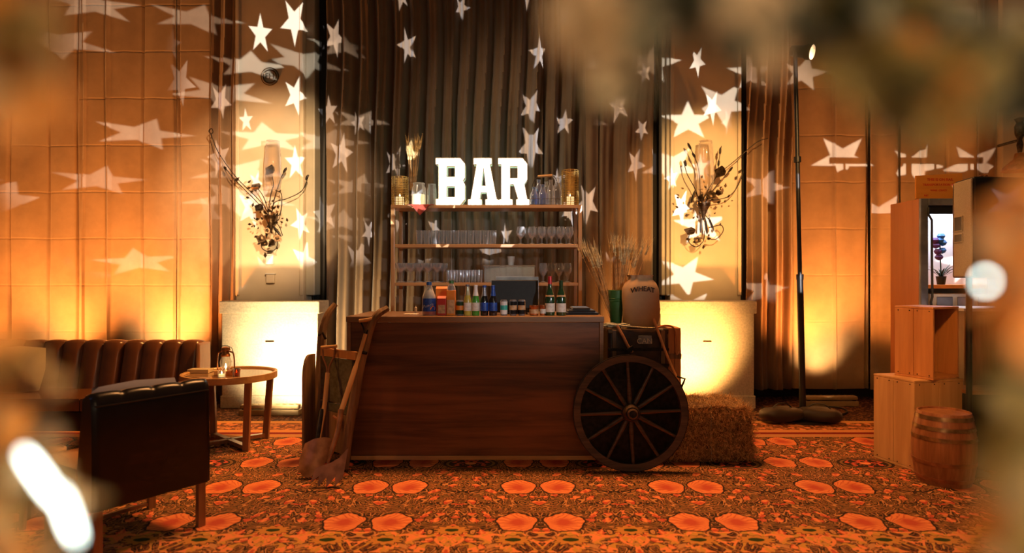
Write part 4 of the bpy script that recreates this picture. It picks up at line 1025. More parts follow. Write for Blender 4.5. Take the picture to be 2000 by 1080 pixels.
m = MB(); m.box((X(1246, ty0), ty0-.02, Z(672, ty0)), (X(1272, ty0), ty0-.001, Z(655, ty0))); m.build('latch', 'silver', t, False, .003)
lettering('CAN', .055, lambda u, v, w_: Vector((X(1258, ty0)+u, ty0-.023-w_, Z(666, ty0)+v)), 'paper', t)
# pale crate side behind, right of the trunk
xa = tx1+.006; xb = X(1326, 4.9)
t = thing('wooden_crate', 'reddish wooden crate stood on end beside the trunk on the hay', 'crate', ((xa+xb)/2, 4.97, .412))
for k in range(2):
    m = MB(); m.box((xa+(xb-xa)*k/2+.001, 4.83, .412), (xa+(xb-xa)*(k+1)/2-.001, 5.12, Z(640, 4.85))); m.build('plank', 'crate', t, False, .004)
m = MB(); m.box((xa, 4.818, Z(700, 4.85)), (xb, 4.829, Z(690, 4.85))); m.build('cleat', 'old', t, False, .002)
# green tin with wheat
TT = tz1+.001
vx = X(1203, 5.0); bc = (vx+.005, 5.02, TT)
t = thing('green_bucket', 'tall tapered green tin bucket holding the big wheat bunch', 'bucket', bc)
hb = Z(568, 5.0)-TT
m = MB(); m.lathe([(.001, 0), (.040, 0), (.043, .01), (.062, hb), (.066, hb+.004), (.062, hb+.006), (.058, hb), (.040, .012), (.001, .012)], bc, 24); m.build('body', 'green', t)
m = MB()
for zz in (.72, .78): r_ = .043+.019*zz; m.lathe([(r_, zz*hb-.004), (r_+.004, zz*hb), (r_, zz*hb+.004)], bc, 24)
m.build('ridge', 'green', t)
wheat_bunch((bc[0], bc[1], TT+.02), 54, .70, .05, .09, [-.36, -.33, -.28, -.24, .0, .04, .06, .10, .14, .12, .18, .28, .36, .02, .08, -.30], 'dried wheat stalk standing in the green bucket', 'wheat stalks in the green bucket')
# burlap sack
scx, scy = X(1252, 4.93), 4.95; shh = Z(537, 4.93)-TT; sr = (X(1289, 4.93)-X(1217, 4.93))/2
t = thing('burlap_sack', 'tied burlap wheat sack standing on the trunk', 'sack', (scx, scy, TT))
def swob(a, z): return 1+.03*math.sin(a*3+z*14)+.02*math.sin(a*7-z*30)+(.08*math.sin(a*9) if z > shh*.84 else 0)
sprof = [(.001, 0), (sr*.75, .004), (sr*.95, .03), (sr*1.0, .09), (sr*1.02, shh*.35), (sr*1.0, shh*.6), (sr*.98, shh*.74), (sr*.86, shh*.84), (sr*.62, shh*.92), (sr*.60, shh*.96), (sr*.68, shh*1.0), (sr*.5, shh*.97), (sr*.3, shh*.9)]
m = MB(); m.lathe(sprof, (scx, scy, TT), 40, wob=swob, sy=.72); m.build('bag', 'burlap', t, angle=80)
def sackpt(u, v, w_):
    z = shh*.74+v; rr = sr*1.01; u2 = max(-.98, min(.98, u/rr)); return Vector((scx+u, scy-(rr*.72*1.06*math.sqrt(1-u2*u2))-.004-w_, TT+z-u*u*2.0))
lettering('WHEAT', .052, sackpt, 'ink', t, bold=.0012)
# rope coil
t = thing('rope_coil', 'loose coil of pale rope between trunk top and sack', 'rope', (X(1200, 4.86), 4.86, TT))
m = MB(); pts = []
for i in range(70):
    a = i*.42; pts.append((X(1203, 4.87)+(.085+.02*math.sin(i*.7))*math.cos(a), 4.865+.04*math.sin(a), TT+.010+.018*(i/70)+.012*abs(math.sin(i*.9))))
pts += [(X(1235, 4.8), 4.80, TT+.02), (X(1262, 4.79), 4.79, TT+.012), (X(1285, 4.80), 4.80, TT+.014), (X(1300, 4.80), 4.81, TT+.03)]
m.tube(bez(pts, 3), .006, 6); m.build('rope', 'rope', t)
# hooked cane hanging at the right and a long handle
t = thing('hooked_cane', 'thin varnished cane with hooked end hanging at the crate corner', 'cane', (X(1310, 4.78), 4.78, .8))
m = MB(); m.tube(bez([P(1282, 640, 4.80), P(1300, 636, 4.80), P(1315, 640, 4.79), P(1321, 660, 4.79), P(1320, 685, 4.79), P(1322, 692, 4.79), P(1327, 687, 4.79)], 6), .007, 8); m.build('cane', 'cane', t)
t = thing('scythe_handle', 'orange brown wooden tool handle slanting down over the crate', 'tool handle', (X(1305, 4.72), 4.72, .6))
m = MB(); m.tube(bez([P(1276, 622, 4.79), P(1288, 655, 4.76), P(1305, 700, 4.72), P(1325, 745, 4.66), P(1331, 756, 4.64)], 6), .011, 8); m.build('handle', 'cane', t)
m = MB(); m.tube([P(1331, 756, 4.64), P(1338, 740, 4.64), P(1322, 735, 4.65)], .008, 6); m.build('ferrule', 'iron', t)
t = thing('hatchet', 'small old hatchet hanging head down across the trunk top', 'hatchet', (X(1220, 4.74), 4.74, .85))
m = MB(); m.tube(bez([P(1205, 636, 4.78), P(1216, 655, 4.76), P(1226, 675, 4.75), P(1235, 688, 4.75)], 5), .012, 8); m.build('handle', 'cane', t)
m = MB(); m.prism([(0, 0), (.05, .01), (.07, .05), (.055, .07), (.0, .035)], lambda u, v, q: P(1226, 684, 4.74)+Vector((u*.8-.01, q, v*.8-.02)), -.012, .012); m.build('head', 'iron', t, False, .003)
# sickle behind spokes
t = thing('sickle', 'dark curved sickle resting on the hay behind the wheel spokes', 'sickle', (X(1270, 4.72), 4.72, .42))
m = MB(); m.tube(bez([P(1256, 705, 4.74), P(1262, 740, 4.72), P(1276, 775, 4.69), P(1285, 788, 4.66)], 6), [.006]*6+[.008]*6+[.014]*7, 8, flat=.6); m.build('blade', 'iron', t)

# ================================================================ LOUNGE FURNITURE, LEFT
def cushion_box(m, lo, hi, bulge=.02, n=6, mat=None):
    """soft box: grid faces that swell"""
    lo, hi = Vector(lo), Vector(hi); c = (lo+hi)/2; h = (hi-lo)/2
    for ax in range(3):
        u, v = (ax+1) % 3, (ax+2) % 3
        for s_ in (-1, 1):
            vs = []
            for i in range(n+1):
                for j in range(n+1):
                    a, b = 2*i/n-1, 2*j/n-1; p = Vector((0, 0, 0)); p[ax] = s_*(h[ax]+bulge*(1-a*a)*(1-b*b)); p[u] = a*h[u]; p[v] = b*h[v]
                    q = c+p; vs.append(mat @ q if mat is not None else q)
            m.add(vs, [(i*(n+1)+j, i*(n+1)+j+1, (i+1)*(n+1)+j+1, (i+1)*(n+1)+j) for i in range(n) for j in range(n)])
SX1 = X(400, 5.45)-.035; SY = 4.90
t = thing('leather_sofa', 'long brown leather sofa with channelled back against the orange drape', 'sofa', (SX1-1.2, 5.25, 0))
def channels(xa, xb, n, yb, zt_, name='back_cushion'):
    """upholstered back with vertical channels and rolled top"""
    m = MB(); per = (xb-xa)/n; k = n*8; vs = []
    prof = [(0.0, .40), (.0, .48), (-.015, .62), (-.03, .74), (-.02, .80), (.02, .815), (.08, .815), (.12, .80), (.13, .70), (.13, .40)]
    prof = [(0.0, .40), (.02, .5), (.045, .62), (.07, .72), (.085, zt_-.025), (.105, zt_-.004), (.14, zt_), (.19, zt_-.01), (.21, zt_-.04), (.21, .40)]
    for i in range(k+1):
        x = xa+(xb-xa)*i/k; f = abs(math.sin(PI*(x-xa)/per))**.35
        for j, (y, z) in enumerate(prof):
            d = .034*f if j < 9 else 0
            vs.append((x, yb+y-(d if j < 6 else 0), z+(d*.6 if 4 <= j <= 8 else 0)))
    q = len(prof)
    m.add(vs, [(i*q+j, i*q+j+1, (i+1)*q+j+1, (i+1)*q+j) for i in range(k) for j in range(q-1)]+[tuple(range(q)), tuple(k*q+j for j in range(q))[::-1]])
    return m.build(name, 'leather', t, angle=75)
zt_s = Z(668, 5.46)
xs = X(243, 5.45)
channels(xs+.006, SX1, 4, 5.36, zt_s); channels(xs-1.36, xs-.006, 8, 5.36, zt_s); channels(xs-2.74, xs-1.372, 8, 5.36, zt_s)
for a, b in ((xs+.004, SX1), (xs-1.36, xs-.004), (xs-2.74, xs-1.37)):
    m = MB(); cushion_box(m, (a, SY, .33), (b, 5.40, .425), .012); m.build('seat_cushion', 'leather', t, angle=60)
m = MB(); m.box((xs-2.74, SY+.02, .17), (SX1, 5.56, .33)); m.build('frame', 'leather_dark', t, False, .012)
m = MB(); m.box((SX1-.004, 5.36, .30), (SX1+.03, 5.57, zt_s-.0)); m.build('end_panel', 'walnut', t, False, .02)
for xx in (xs-2.7, xs-1.37, SX1-.06):
    for yy in (SY+.06, 5.5):
        m = MB(); m.beam((xx, yy, 0), (xx, yy, .17), .04, .04, (0, 1, 0)); m.build('leg', 'walnut', t, False, .003)
def pillow(label, c, sx, sz, rot, mat, sy=.06):
    m = MB(); n = 12; vs = []
    for s_ in (-1, 1):
        for i in range(n+1):
            for j in range(n+1):
                a, b = 2*i/n-1, 2*j/n-1
                r_ = (1-a*a)*(1-b*b); pinch = 1-.10*(abs(a)*abs(b)); wr = .006*math.sin(a*9+b*5)
                vs.append(rot @ Vector((a*sx*pinch, s_*(sy*r_**.45+wr*r_), b*sz*pinch))+Vector(c))
    N_ = (n+1)**2
    fs = [(s*N_+i*(n+1)+j, s*N_+i*(n+1)+j+1, s*N_+(i+1)*(n+1)+j+1, s*N_+(i+1)*(n+1)+j) for s in (0, 1) for i in range(n) for j in range(n)]
    m.add(vs, fs); return tag(m.build('throw_pillow', mat, None, True, origin=c), label, 'pillow')
pillow('cream throw pillow at the far left end of the brown sofa', (X(22, 5.1), 5.15, .425+.19), .22, .19, Euler((-.25, 0, .1)).to_matrix(), 'cream')
# armchair in front
L0, R0 = Vector((-2.018, 3.0, 0)), Vector((-1.703, 3.49, 0))
ad = (R0-L0).normalized(); an = Vector((-ad.y, ad.x, 0))      # an points into the chair (away from the camera)
wd = (R0-L0).length
def A(u, v, z): return L0+ad*u+an*v+Vector((0, 0, z))
matA = Matrix(((ad.x, an.x, 0, L0.x), (ad.y, an.y, 0, L0.y), (0, 0, 1, 0), (0, 0, 0, 1)))
t = thing('lounge_chair', 'black leather slipper chair seen from behind, beside the round table', 'chair', tuple(A(wd/2, .3, 0)))
m = MB(); n = 24; prof = [(0, .245), (0, .5), (.004, .72), (.012, .775), (.035, .795), (.07, .79), (.105, .765), (.115, .70), (.16, .42), (.16, .245)]
vs = []; nch = 4
for i in range(n*2+1):
    u = wd*i/(n*2); f = abs(math.sin(PI*nch*i/(n*2)))**.4
    for j, (v, z) in enumerate(prof):
        dz = .010*f if 3 <= j <= 6 else 0; dv = .010*f if j >= 6 and j < 9 else 0
        edge = min(1, min(u, wd-u)/.02); vv = v+(1-edge)*.012 if j < 5 else v+dv*1.0
        vs.append(A(u, vv, z+dz))
q = len(prof); k = n*2
m.add(vs, [(i*q+j, i*q+j+1, (i+1)*q+j+1, (i+1)*q+j) for i in range(k) for j in range(q-1)]+[(i*q, (i+1)*q, (i+1)*q+q-1, i*q+q-1) for i in range(k)]+[tuple(range(q)), tuple(k*q+j for j in range(q))[::-1]])
m.build('backrest', 'leather_dark', t, angle=50)
m = MB(); m.tube([A(.01, .004, .742), A(wd-.01, .004, .742)], .004, 6); m.build('top_seam', 'leather_dark', t)
m = MB(); cushion_box(m, (0, .15, .30), (wd, .60, .425), .015, mat=matA); m.build('seat', 'leather', t, angle=60)
m = MB(); m.box((.0, .12, .245), (wd, .60, .30), mat=matA); m.build('seat_frame', 'leather_dark', t, False, .01)
for u, v in ((.035, .04), (wd-.035, .04), (.035, .55), (wd-.035, .55)):
    m = MB(); m.beam(A(u, v, 0), A(u, v, .245), .042, .03, tuple(an)); m.build('leg', 'walnut', t, False, .003)
m = MB(); m.beam(A(.035, .55, .03), A(wd-.035, .55, .03), .02, .02); m.build('foot_rail', 'walnut', t, False, .002)
pc = A(wd*.52, .20, .68)
pillow('crumpled grey denim pillow peeking over the black slipper chair back', tuple(pc), .23, .135, Matrix.Rotation(math.atan2(ad.y, ad.x), 3, 'Z') @ Matrix.Rotation(-.25, 3, 'X'), 'pillow', .05)
# round side table
tc_ = Vector((X(449, 5.2), 5.2, 0)); tzp = Z(728, 5.2); tr = 87*5.2/FPX
t = thing('side_table', 'round wooden side table with glass top between sofa and pedestal', 'table', tuple(tc_))
m = MB(); m.lathe([(tr-.028, tzp-.045), (tr, tzp-.045), (tr, tzp+.006), (tr-.02, tzp+.006), (tr-.028, tzp-.004), (tr-.028, tzp-.045)], tc_, 48); m.build('rim', 'oak', t, angle=30)
m = MB(); m.lathe([(.001, tzp-.016), (tr-.028, tzp-.016), (tr-.028, tzp-.008), (.001, tzp-.008)], tc_, 40); m.build('tabletop', plain('table_top_gloss', (.30, .17, .09), .12, 0, .05, coat=.6), t, angle=30)
for a, b in ((.22, -.20), (.22, .19), (-.24, .22), (-.24, -.20)):
    m = MB(); m.beam((tc_.x+a*1.12, tc_.y+b*1.12, tzp-.03), (tc_.x+a*.98, tc_.y+b*.98, 0), .05, .035, (0, 1, 0)); m.build('leg', 'walnut', t, False, .004)
for s_ in (1, -1):
    m = MB(); m.beam((tc_.x-.23, tc_.y-.205*s_, .03), (tc_.x+.215, tc_.y+.20*s_, .03), .045, .03, (0, 0, 1)); m.build('stretcher', 'walnut', t, False, .003)
# lantern and candles on it
TP = tzp-.007
def lathe_at(name, mat, t, prof, c, n=16, **k):
    m = MB(); m.lathe(prof, c, n, **k); return m.build(name, mat, t)
lc = Vector((X(441, 5.12), 5.12, TP)); 
t = thing('oil_lantern', 'small copper hurricane lantern on the round side table', 'lantern', tuple(lc))
lathe_at('base', 'copper', t, [(.001, 0), (.055, 0), (.058, .012), (.05, .035), (.028, .045), (.001, .045)], lc)
lathe_at('globe', 'glass_dim', t, [(.026, .045), (.042, .08), (.044, .11), (.03, .15)], lc)
lathe_at('chimney_cap', 'copper', t, [(.033, .15), (.036, .16), (.026, .175), (.026, .195), (.036, .20), (.03, .222), (.012, .228), (.001, .23)], lc)
lathe_at('flame', 'flame', t, [(.001, .05), (.009, .065), (.006, .08), (.001, .095)], lc, 8)
for s_ in (-1, 1):
    m = MB(); m.tube(bez([lc+Vector((s_*.05, 0, .03)), lc+Vector((s_*.068, 0, .07)), lc+Vector((s_*.062, 0, .17)), lc+Vector((s_*.03, 0, .19))], 5), .006, 7); m.build('side_tube', 'copper', t)
m = MB(); m.tube(bez([lc+Vector((-.055, 0, .18)), lc+Vector((-.02, -.02, .235)), lc+Vector((.05, -.02, .225)), lc+Vector((.062, 0, .17))], 5), .0025, 5); m.build('bail_handle', 'iron', t)
def votive(label, px, Yq, glass, r=.030, h=.058):
    c = Vector((X(px, Yq), Yq, TP)); t = thing('votive_candle', label, 'candle', tuple(c))
    lathe_at('holder', glass, t, [(.001, 0), (r*.9, 0), (r, h), (r*.92, h), (r*.8, .006), (.001, .006)], c)
    lathe_at('wax', 'wax', t, [(.001, .007), (r*.75, .007), (r*.75, h*.45), (.001, h*.45)], c)
    lathe_at('flame', 'flame', t, [(.001, h*.45), (.006, h*.6), (.001, h*.9)], c, 8)
votive('clear glass votive candle glowing brightly before the copper lantern', 433, 5.0, 'glass_dim')
votive('dark red glass votive candle right of the copper lantern', 462, 5.08, thin_glass('amber_glass', (.35, .08, .03), .1))
m = MB(); m.box((X(375, 5.3), 5.22, TP), (X(416, 5.3), 5.32, TP+.03)); tag(m.build('menu_booklet', 'cream', None, False, .004, origin=(X(395, 5.27), 5.27, TP)), 'small green cream booklet lying at the left of the side table', 'booklet')
# low round table at the far left
t = thing('coffee_table', 'small round wooden table half hidden left of the slipper chair', 'table', (X(92, 3.5), 3.55, 0))
cc = Vector((X(78, 3.55), 3.55, 0)); zq = Z(880, 3.55)
lathe_at('tabletop', 'oak', t, [(.001, zq-.03), (.12, zq-.03), (.122, zq), (.11, zq+.004), (.105, zq-.002), (.001, zq-.002)], cc, 32)
for k in range(3):
    a = 2*PI*k/3+.5; m = MB(); m.beam(cc+Vector((.09*math.cos(a), .09*math.sin(a), zq-.03)), cc+Vector((.12*math.cos(a), .12*math.sin(a), 0)), .025, .025, (0, 1, 0)); m.build('leg', 'walnut', t, False, .002)

# ================================================================ UPLIGHT FIXTURES
def fixture(label, pxa, pxb, Y, lens_on=True):
    xa, xb = X(pxa, Y), X(pxb, Y)
    t = thing('uplight_bar', label, 'stage light', ((xa+xb)/2, Y+.05, 0))
    m = MB(); m.box((xa, Y, .0), (xb, Y+.10, .055)); m.build('base_box', plain('tan_metal', (.30, .22, .12), .45, .3, .1), t, False, .006)
    m = MB(); m.box((xa+.005, Y+.01, .062), (xb-.005, Y+.09, .105)); m.build('lamp_housing', plain('tan_metal', (.34, .26, .15), .4, .4, .1), t, False, .012)
    for xx in (xa+.02, xb-.05):
        m = MB(); m.box((xx, Y+.02, .05), (xx+.03, Y+.08, .066)); m.build('bracket', 'iron', t, False)
    m = MB(); n = 8
    for i in range(n): m.lathe([(.001, .104), (.018, .104), (.016, .110), (.001, .111)], (xa+.05+(xb-xa-.1)*i/(n-1), Y+.05, 0), 10)
    m.build('lenses', 'lens_dim', t)
fixture('long tan uplight bar on the carpet before the left pedestal', 466, 583, 6.27)
fixture('long tan uplight bar on the carpet before the right pedestal', 1350, 1440, 6.27)
fixture('tan uplight bar at the foot of the right drape behind the stand', 1575, 1678, 6.72)
fixture('tan uplight bar at the drape foot behind the sofa', 235, 335, 6.5)
fixture('tan uplight bar on the floor at the far left behind the sofa', 10, 110, 6.5)

# ================================================================ LIGHT STAND
t = thing('light_stand', 'tall thin black light stand weighted with sandbags by the right drape', 'light stand', (X(1567, 6.15), 6.15, 0))
pb0, pt0 = Vector((X(1568, 6.15), 6.15, .03)), P(1553, 95, 6.15)
m = MB(); m.tube([pb0, pb0.lerp(pt0, .38)], .030, 12); m.build('lower_pole', 'black', t)
m = MB(); m.tube([pb0.lerp(pt0, .37), pt0], .020, 12); m.build('upper_pole', 'black', t)
for f_ in (.38, .7): 
    m = MB(); m.tube([pb0.lerp(pt0, f_-.01), pb0.lerp(pt0, f_+.005)], .034, 12); m.build('clamp', 'black', t)
m = MB(); m.lathe([(.001, 0), (.30, 0), (.30, .015), (.04, .03), (.035, .09), (.001, .09)], (pb0.x, 6.15, .0), 32); m.build('base_plate', 'black', t)
t2 = thing('spot_lamp', 'small glowing stage lamp at the top of the black stand', 'stage light', tuple(P(1582, 96, 6.1)))
lc = P(1576, 101, 6.12); dv = Vector((.55, -.45, -.1)).normalized(); rq = Vector((0, 0, 1)).rotation_difference(Vector((.75, -.62, -.28)).normalized()).to_matrix()
m = MB(); m.lathe([(.001, -.16), (.05, -.15), (.06, -.02), (.075, .0), (.075, .05), (.07, .05), (.06, .0)], lc, 18, mat=rq); m.build('housing', 'black', t2)
m = MB(); m.lathe([(.001, .052), (.069, .052), (.066, .056), (.001, .066)], lc, 18, mat=rq); m.build('lens', 'lampface', t2)
m = MB(); m.tube([pt0, lc-Vector((.02, 0, 0))], .012, 8); m.build('yoke', 'black', t2)
def bag(label, c, sx, sy, sz, rz):
    m = MB(); mt = Matrix.Rotation(rz, 3, 'Z'); prof = []
    vs = []; n, k = 20, 10
    for i in range(k+1):
        th = PI*i/k; 
        for j in range(n):
            a = 2*PI*j/n; ca, sa = math.cos(a), math.sin(a)
            p = Vector((sx*abs(ca)**.6*(1 if ca > 0 else -1)*math.sin(th)**.5, sy*abs(sa)**.7*(1 if sa > 0 else -1)*math.sin(th)**.6, -sz*math.cos(th)))
            p += Vector((0, 0, 1))*.014*noise.noise(p*11+Vector(c)); p = mt @ p+Vector(c); p.z = max(p.z, .002); vs.append(p)
    m.add(vs, [(i*n+j, i*n+(j+1)%n, (i+1)*n+(j+1)%n, (i+1)*n+j) for i in range(k) for j in range(n)])
    t = thing('sandbag', label, 'sandbag', c); m.build('bag', 'sandbag', t, angle=80)
    m = MB(); m.tube(bez([mt @ Vector((-sx*.5, 0, sz*.9))+Vector(c), mt @ Vector((-sx*.2, .0, sz*1.5))+Vector(c), mt @ Vector((sx*.2, 0, sz*1.5))+Vector(c), mt @ Vector((sx*.5, 0, sz*.9))+Vector(c)], 5), .010, 6, flat=.5); m.build('strap', 'black', t)
bag('dark sandbag lying on the stand base, left of the pole', (X(1527, 6.0), 6.0, .075), .21, .13, .065, .25)
bag('dark sandbag lying on the stand base, right of the pole', (X(1600, 5.98), 5.98, .075), .20, .13, .065, -.45)
m = MB(); m.tube(bez([(X(1632, 6.2), 6.2, .012), (X(1655, 6.4), 6.4, .012), (X(1640, 6.6), 6.62, .012), (X(1600, 6.65), 6.64, .012), (X(1520, 6.6), 6.55, .012), (X(1480, 6.7), 6.6, .012)], 8), .009, 6)
tag(m.build('power_cable', 'black', None, origin=(X(1600, 6.5), 6.5, 0)), 'black power cable on the carpet behind the sandbags', 'cable')
# ================================================================ CRATES, BARREL
def crate(label, N_, Lc, Rc, z0, z1, mat, open_right=False, z_in=.012):
    """N near corner, Lc left corner, Rc right corner (floor plan)"""
    N_, Lc, Rc = Vector((*N_, 0)), Vector((*Lc, 0)), Vector((*Rc, 0)); B_ = Lc+(Rc-N_)
    t = thing('wooden_crate', label, 'crate', ((N_.x+B_.x)/2, (N_.y+B_.y)/2, z0))
    th = .016
    def wall(a, b, planks=2, inward=None, nm='plank'):
        d = (b-a); n_ = Vector((-d.y, d.x, 0)).normalized()
        cen = (N_+B_)/2
        if n_.dot(cen-a) < 0: n_ = -n_
        for k in range(planks):
            p, q = a+d*(k/planks)+d.normalized()*.0015, a+d*((k+1)/planks)-d.normalized()*.0015
            m = MB(); vs = [p, q, q+n_*th, p+n_*th]
            m.add([v+Vector((0, 0, z0+.017)) for v in vs]+[v+Vector((0, 0, z1-.017)) for v in vs], ((0,1,2,3),(7,6,5,4),(0,4,5,1),(1,5,6,2),(2,6,7,3),(3,7,4,0))); m.build(nm, mat, t, False, .0025)
        m = MB()
        for k in range(planks):
            for f in (.2, .8):
                for zz in (z0+.03, z1-.03):
                    c = a+d*((k+f)/planks)-n_*.001; m.sphere((c.x, c.y, zz), .0045, 6, 4)
        m.build('nails', 'iron', t)['kind'] = 'stuff'
    wall(N_, Lc); wall(Lc, B_, 2); wall(B_, Rc, 2)
    if not open_right: wall(N_, Rc, 2)
    for za, zb in ((z0, z0+.016), (z1-.016, z1)):
        m = MB(); vs = [N_, Rc, B_, Lc]; m.add([v+Vector((0, 0, za)) for v in vs]+[v+Vector((0, 0, zb)) for v in vs], ((0,1,2,3),(7,6,5,4),(0,4,5,1),(1,5,6,2),(2,6,7,3),(3,7,4,0))); m.build('end_board', mat, t, False, .003)
    if open_right:
        p = N_.lerp(Rc, .5)+(B_-Rc)*.5; m = MB(); m.beam((p.x, p.y, z0+.017), (p.x, p.y, z1-.017), .02, .05, tuple((Rc-N_).normalized())); m.build('inner_slat', 'old', t, False)
    return t
zl = .632
crate('lower wooden crate, upright on the carpet behind the small barrel', ((X(1786, 4.47)), 4.47), (X(1706, 4.82), 4.82), (X(1882, 4.56), 4.56), 0, zl, 'crate_light')
crate('upper wooden crate, open on its right side, on the lower crate', (X(1823, 4.475), 4.475), (X(1747, 4.74), 4.74), (X(1873, 4.63), 4.63), zl+.0005, Z(600, 4.475), 'crate', True)
bc = Vector((X(1843, 4.25), 4.25, 0)); br = 55*4.25/FPX; bh = Z(802, 4.25)
t = thing('wine_barrel', 'small oak barrel with metal hoops in front of the lower crate', 'barrel', tuple(bc))
def brad(z): f = 2*z/bh-1; return br*(1-.17*f*f)
ns = 14
m = MB(); zz = [i*bh/14 for i in range(15)]
m.lathe([(brad(0)-.012, .012), (brad(0)-.010, 0)]+[(brad(z), z) for z in zz]+[(brad(bh)-.010, bh), (brad(bh)-.012, bh-.02)], bc, 84, wob=lambda a, z: 1-.010*(abs(math.cos(a*ns))**24)); m.build('staves', 'barrel', t, angle=50)
lathe_at('head', 'barrel', t, [(.001, bh-.022), (brad(bh)-.010, bh-.022), (brad(bh)-.010, bh-.012), (.001, bh-.012)], bc, 40)
lathe_at('bottom_head', 'barrel', t, [(.001, .006), (brad(0)-.012, .006), (brad(0)-.012, .014), (.001, .014)], bc, 40)
for z in (.04, .145, .30, .365, .43):
    lathe_at('hoop', 'rust' if z < .2 else plain('hoop_steel', (.42, .24, .10), .3, .8, .2, 20), t, [(brad(z*bh/.46-.012)+.0005, z*bh/.46-.012), (brad(z*bh/.46-.012)+.003, z*bh/.46-.012), (brad(z*bh/.46+.012)+.003, z*bh/.46+.012), (brad(z*bh/.46+.012)+.0005, z*bh/.46+.012)], bc, 48)

# ================================================================ CABINET WITH STAND-IN MIRROR INTERIOR, SIGN, LOUDSPEAKER
yc0, yc1 = 5.2, 5.62; xa = X(1797, yc0); xb = 4.25; zc = Z(388, yc0)
t = thing('mirror_cabinet', 'tall orange wooden cabinet with silver frame and interior replacing a mirror', 'cabinet', ((xa+xb)/2, 5.4, 0))  # interior built in place of a mirror's reflected room
sd = wood('orange_ply', (.62, .22, .06), (.50, .16, .04), 2, 1.5, .35, .3)
m = MB(); m.box((xa, yc0+.02, 0), (xa+.02, yc1, zc)); m.build('side_panel', sd, t, False, .002)
m = MB(); m.box((xb-.02, yc0+.02, 0), (xb, yc1, zc)); m.build('side_panel', sd, t, False, .002)
m = MB(); m.box((xa+.021, yc0+.02, zc-.02), (xb-.021, yc1, zc)); m.build('top_panel', sd, t, False, .002)
bm_ = plain('pale_back', (.62, .58, .52), .5, 0, .05, 3)
m = MB(); m.box((xa+.021, yc1-.02, 0), (xb-.021, yc1, zc-.021)); m.build('back_panel', bm_, t, False)
fx0, fx1, fzt = xa-.002, X(1812, yc0), zc+.002
for (a, b, c_, d) in ((fx0, fx1, .0, fzt), (X(1930, yc0), X(1945, yc0), 0, fzt)):
    m = MB(); m.box((a, yc0-.01, c_), (b, yc0+.018, d)); m.build('frame_stile', 'silver', t, False, .006)
m = MB(); m.box((fx1+.001, yc0-.01, fzt-.055), (X(1930, yc0)-.001, yc0+.018, fzt)); m.build('frame_rail', 'silver', t, False, .006)
m = MB(); m.box((X(1945, yc0)+.001, yc0, 0), (xb-.021, yc0+.018, fzt)); m.build('door', sd, t, False, .003)
m = MB(); m.box((fx1+.001, yc0+.03, Z(417, yc0)), (X(1930, yc0), yc0+.05, Z(400, yc0))); m.build('inner_valance', 'black', t, False)
shz = Z(556, 5.35)
m = MB(); m.box((xa+.022, yc0+.05, shz-.03), (xb-.022, yc1-.021, shz)); m.build('shelf', 'orange', t, False, .002)
m = MB(); m.box((xa+.12, yc0+.06, Z(604, yc0)), (xb-.1, yc1-.03, Z(574, yc0))); o = m.build('drawer_unit', 'white', t, False, .006)
for k in range(3):
    m = MB(); x_ = X(1838, yc0)+k*.17; m.box((x_, yc0+.050, Z(598, yc0)), (x_+.13, yc0+.059, Z(580, yc0))); m.build('drawer_front', 'silver', o, False, .004)
cb = [P(1814, 405, 5.17), P(1813, 418, 5.17), P(1820, 430, 5.17), P(1820, 500, 5.17), P(1821, 580, 5.17), P(1818, 590, 5.17), P(1819, 598, 5.17)]
m = MB(); m.tube(cb, .009, 6); m.build('cable', 'black', t)
area('cabinet_fill', ((xa+xb)/2-.2, 5.40, zc-.05), ((xa+xb)/2-.2, 5.45, 0), 9, (.62, .76, 1.0), .5, .2)  # cool light added to brighten the stand-in for the reflection
# plant and ornaments inside
pc = Vector((X(1838, 5.38), 5.38, shz+.001))
t = thing('potted_plant', 'small spiky plant with purple and blue blooms inside the cabinet', 'plant', tuple(pc))
lathe_at('pot', 'black', t, [(.001, 0), (.03, 0), (.04, .07), (.035, .07), (.001, .06)], pc)
m = MB()
for k in range(22):
    a = R.uniform(0, 6.28); l_ = R.uniform(.10, .22); d = Vector((math.cos(a)*.7, math.sin(a)*.5, R.uniform(.3, 1))).normalized()
    p0 = pc+Vector((0, 0, .06)); m.tube([p0, p0+d*l_*.5, p0+d*l_+Vector((0, 0, -.03))], [.003, .006, .001], 5, flat=.3)
m.build('leaves', 'plant', t)
m = MB(); m.tube([pc+Vector((0, 0, .06)), pc+Vector((-.01, 0, .35))], .005, 6); m.build('stem', 'plant', t)
for nm, mt, pts in (('purple_bloom', 'purple', [(1828, 480), (1832, 492), (1826, 470), (1834, 503)]), ('blue_bloom', 'bluef', [(1838, 462), (1841, 475), (1840, 490), (1836, 470)])):
    for q in pts:
        m = MB(); c = P(q[0], q[1], 5.38); m.lathe([(.001, -.025), (.022, -.015), (.032, .005), (.02, .025), (.001, .02)], c, 10, wob=lambda a, z: 1+.2*math.sin(a*5)); m.build(nm, mt, t)
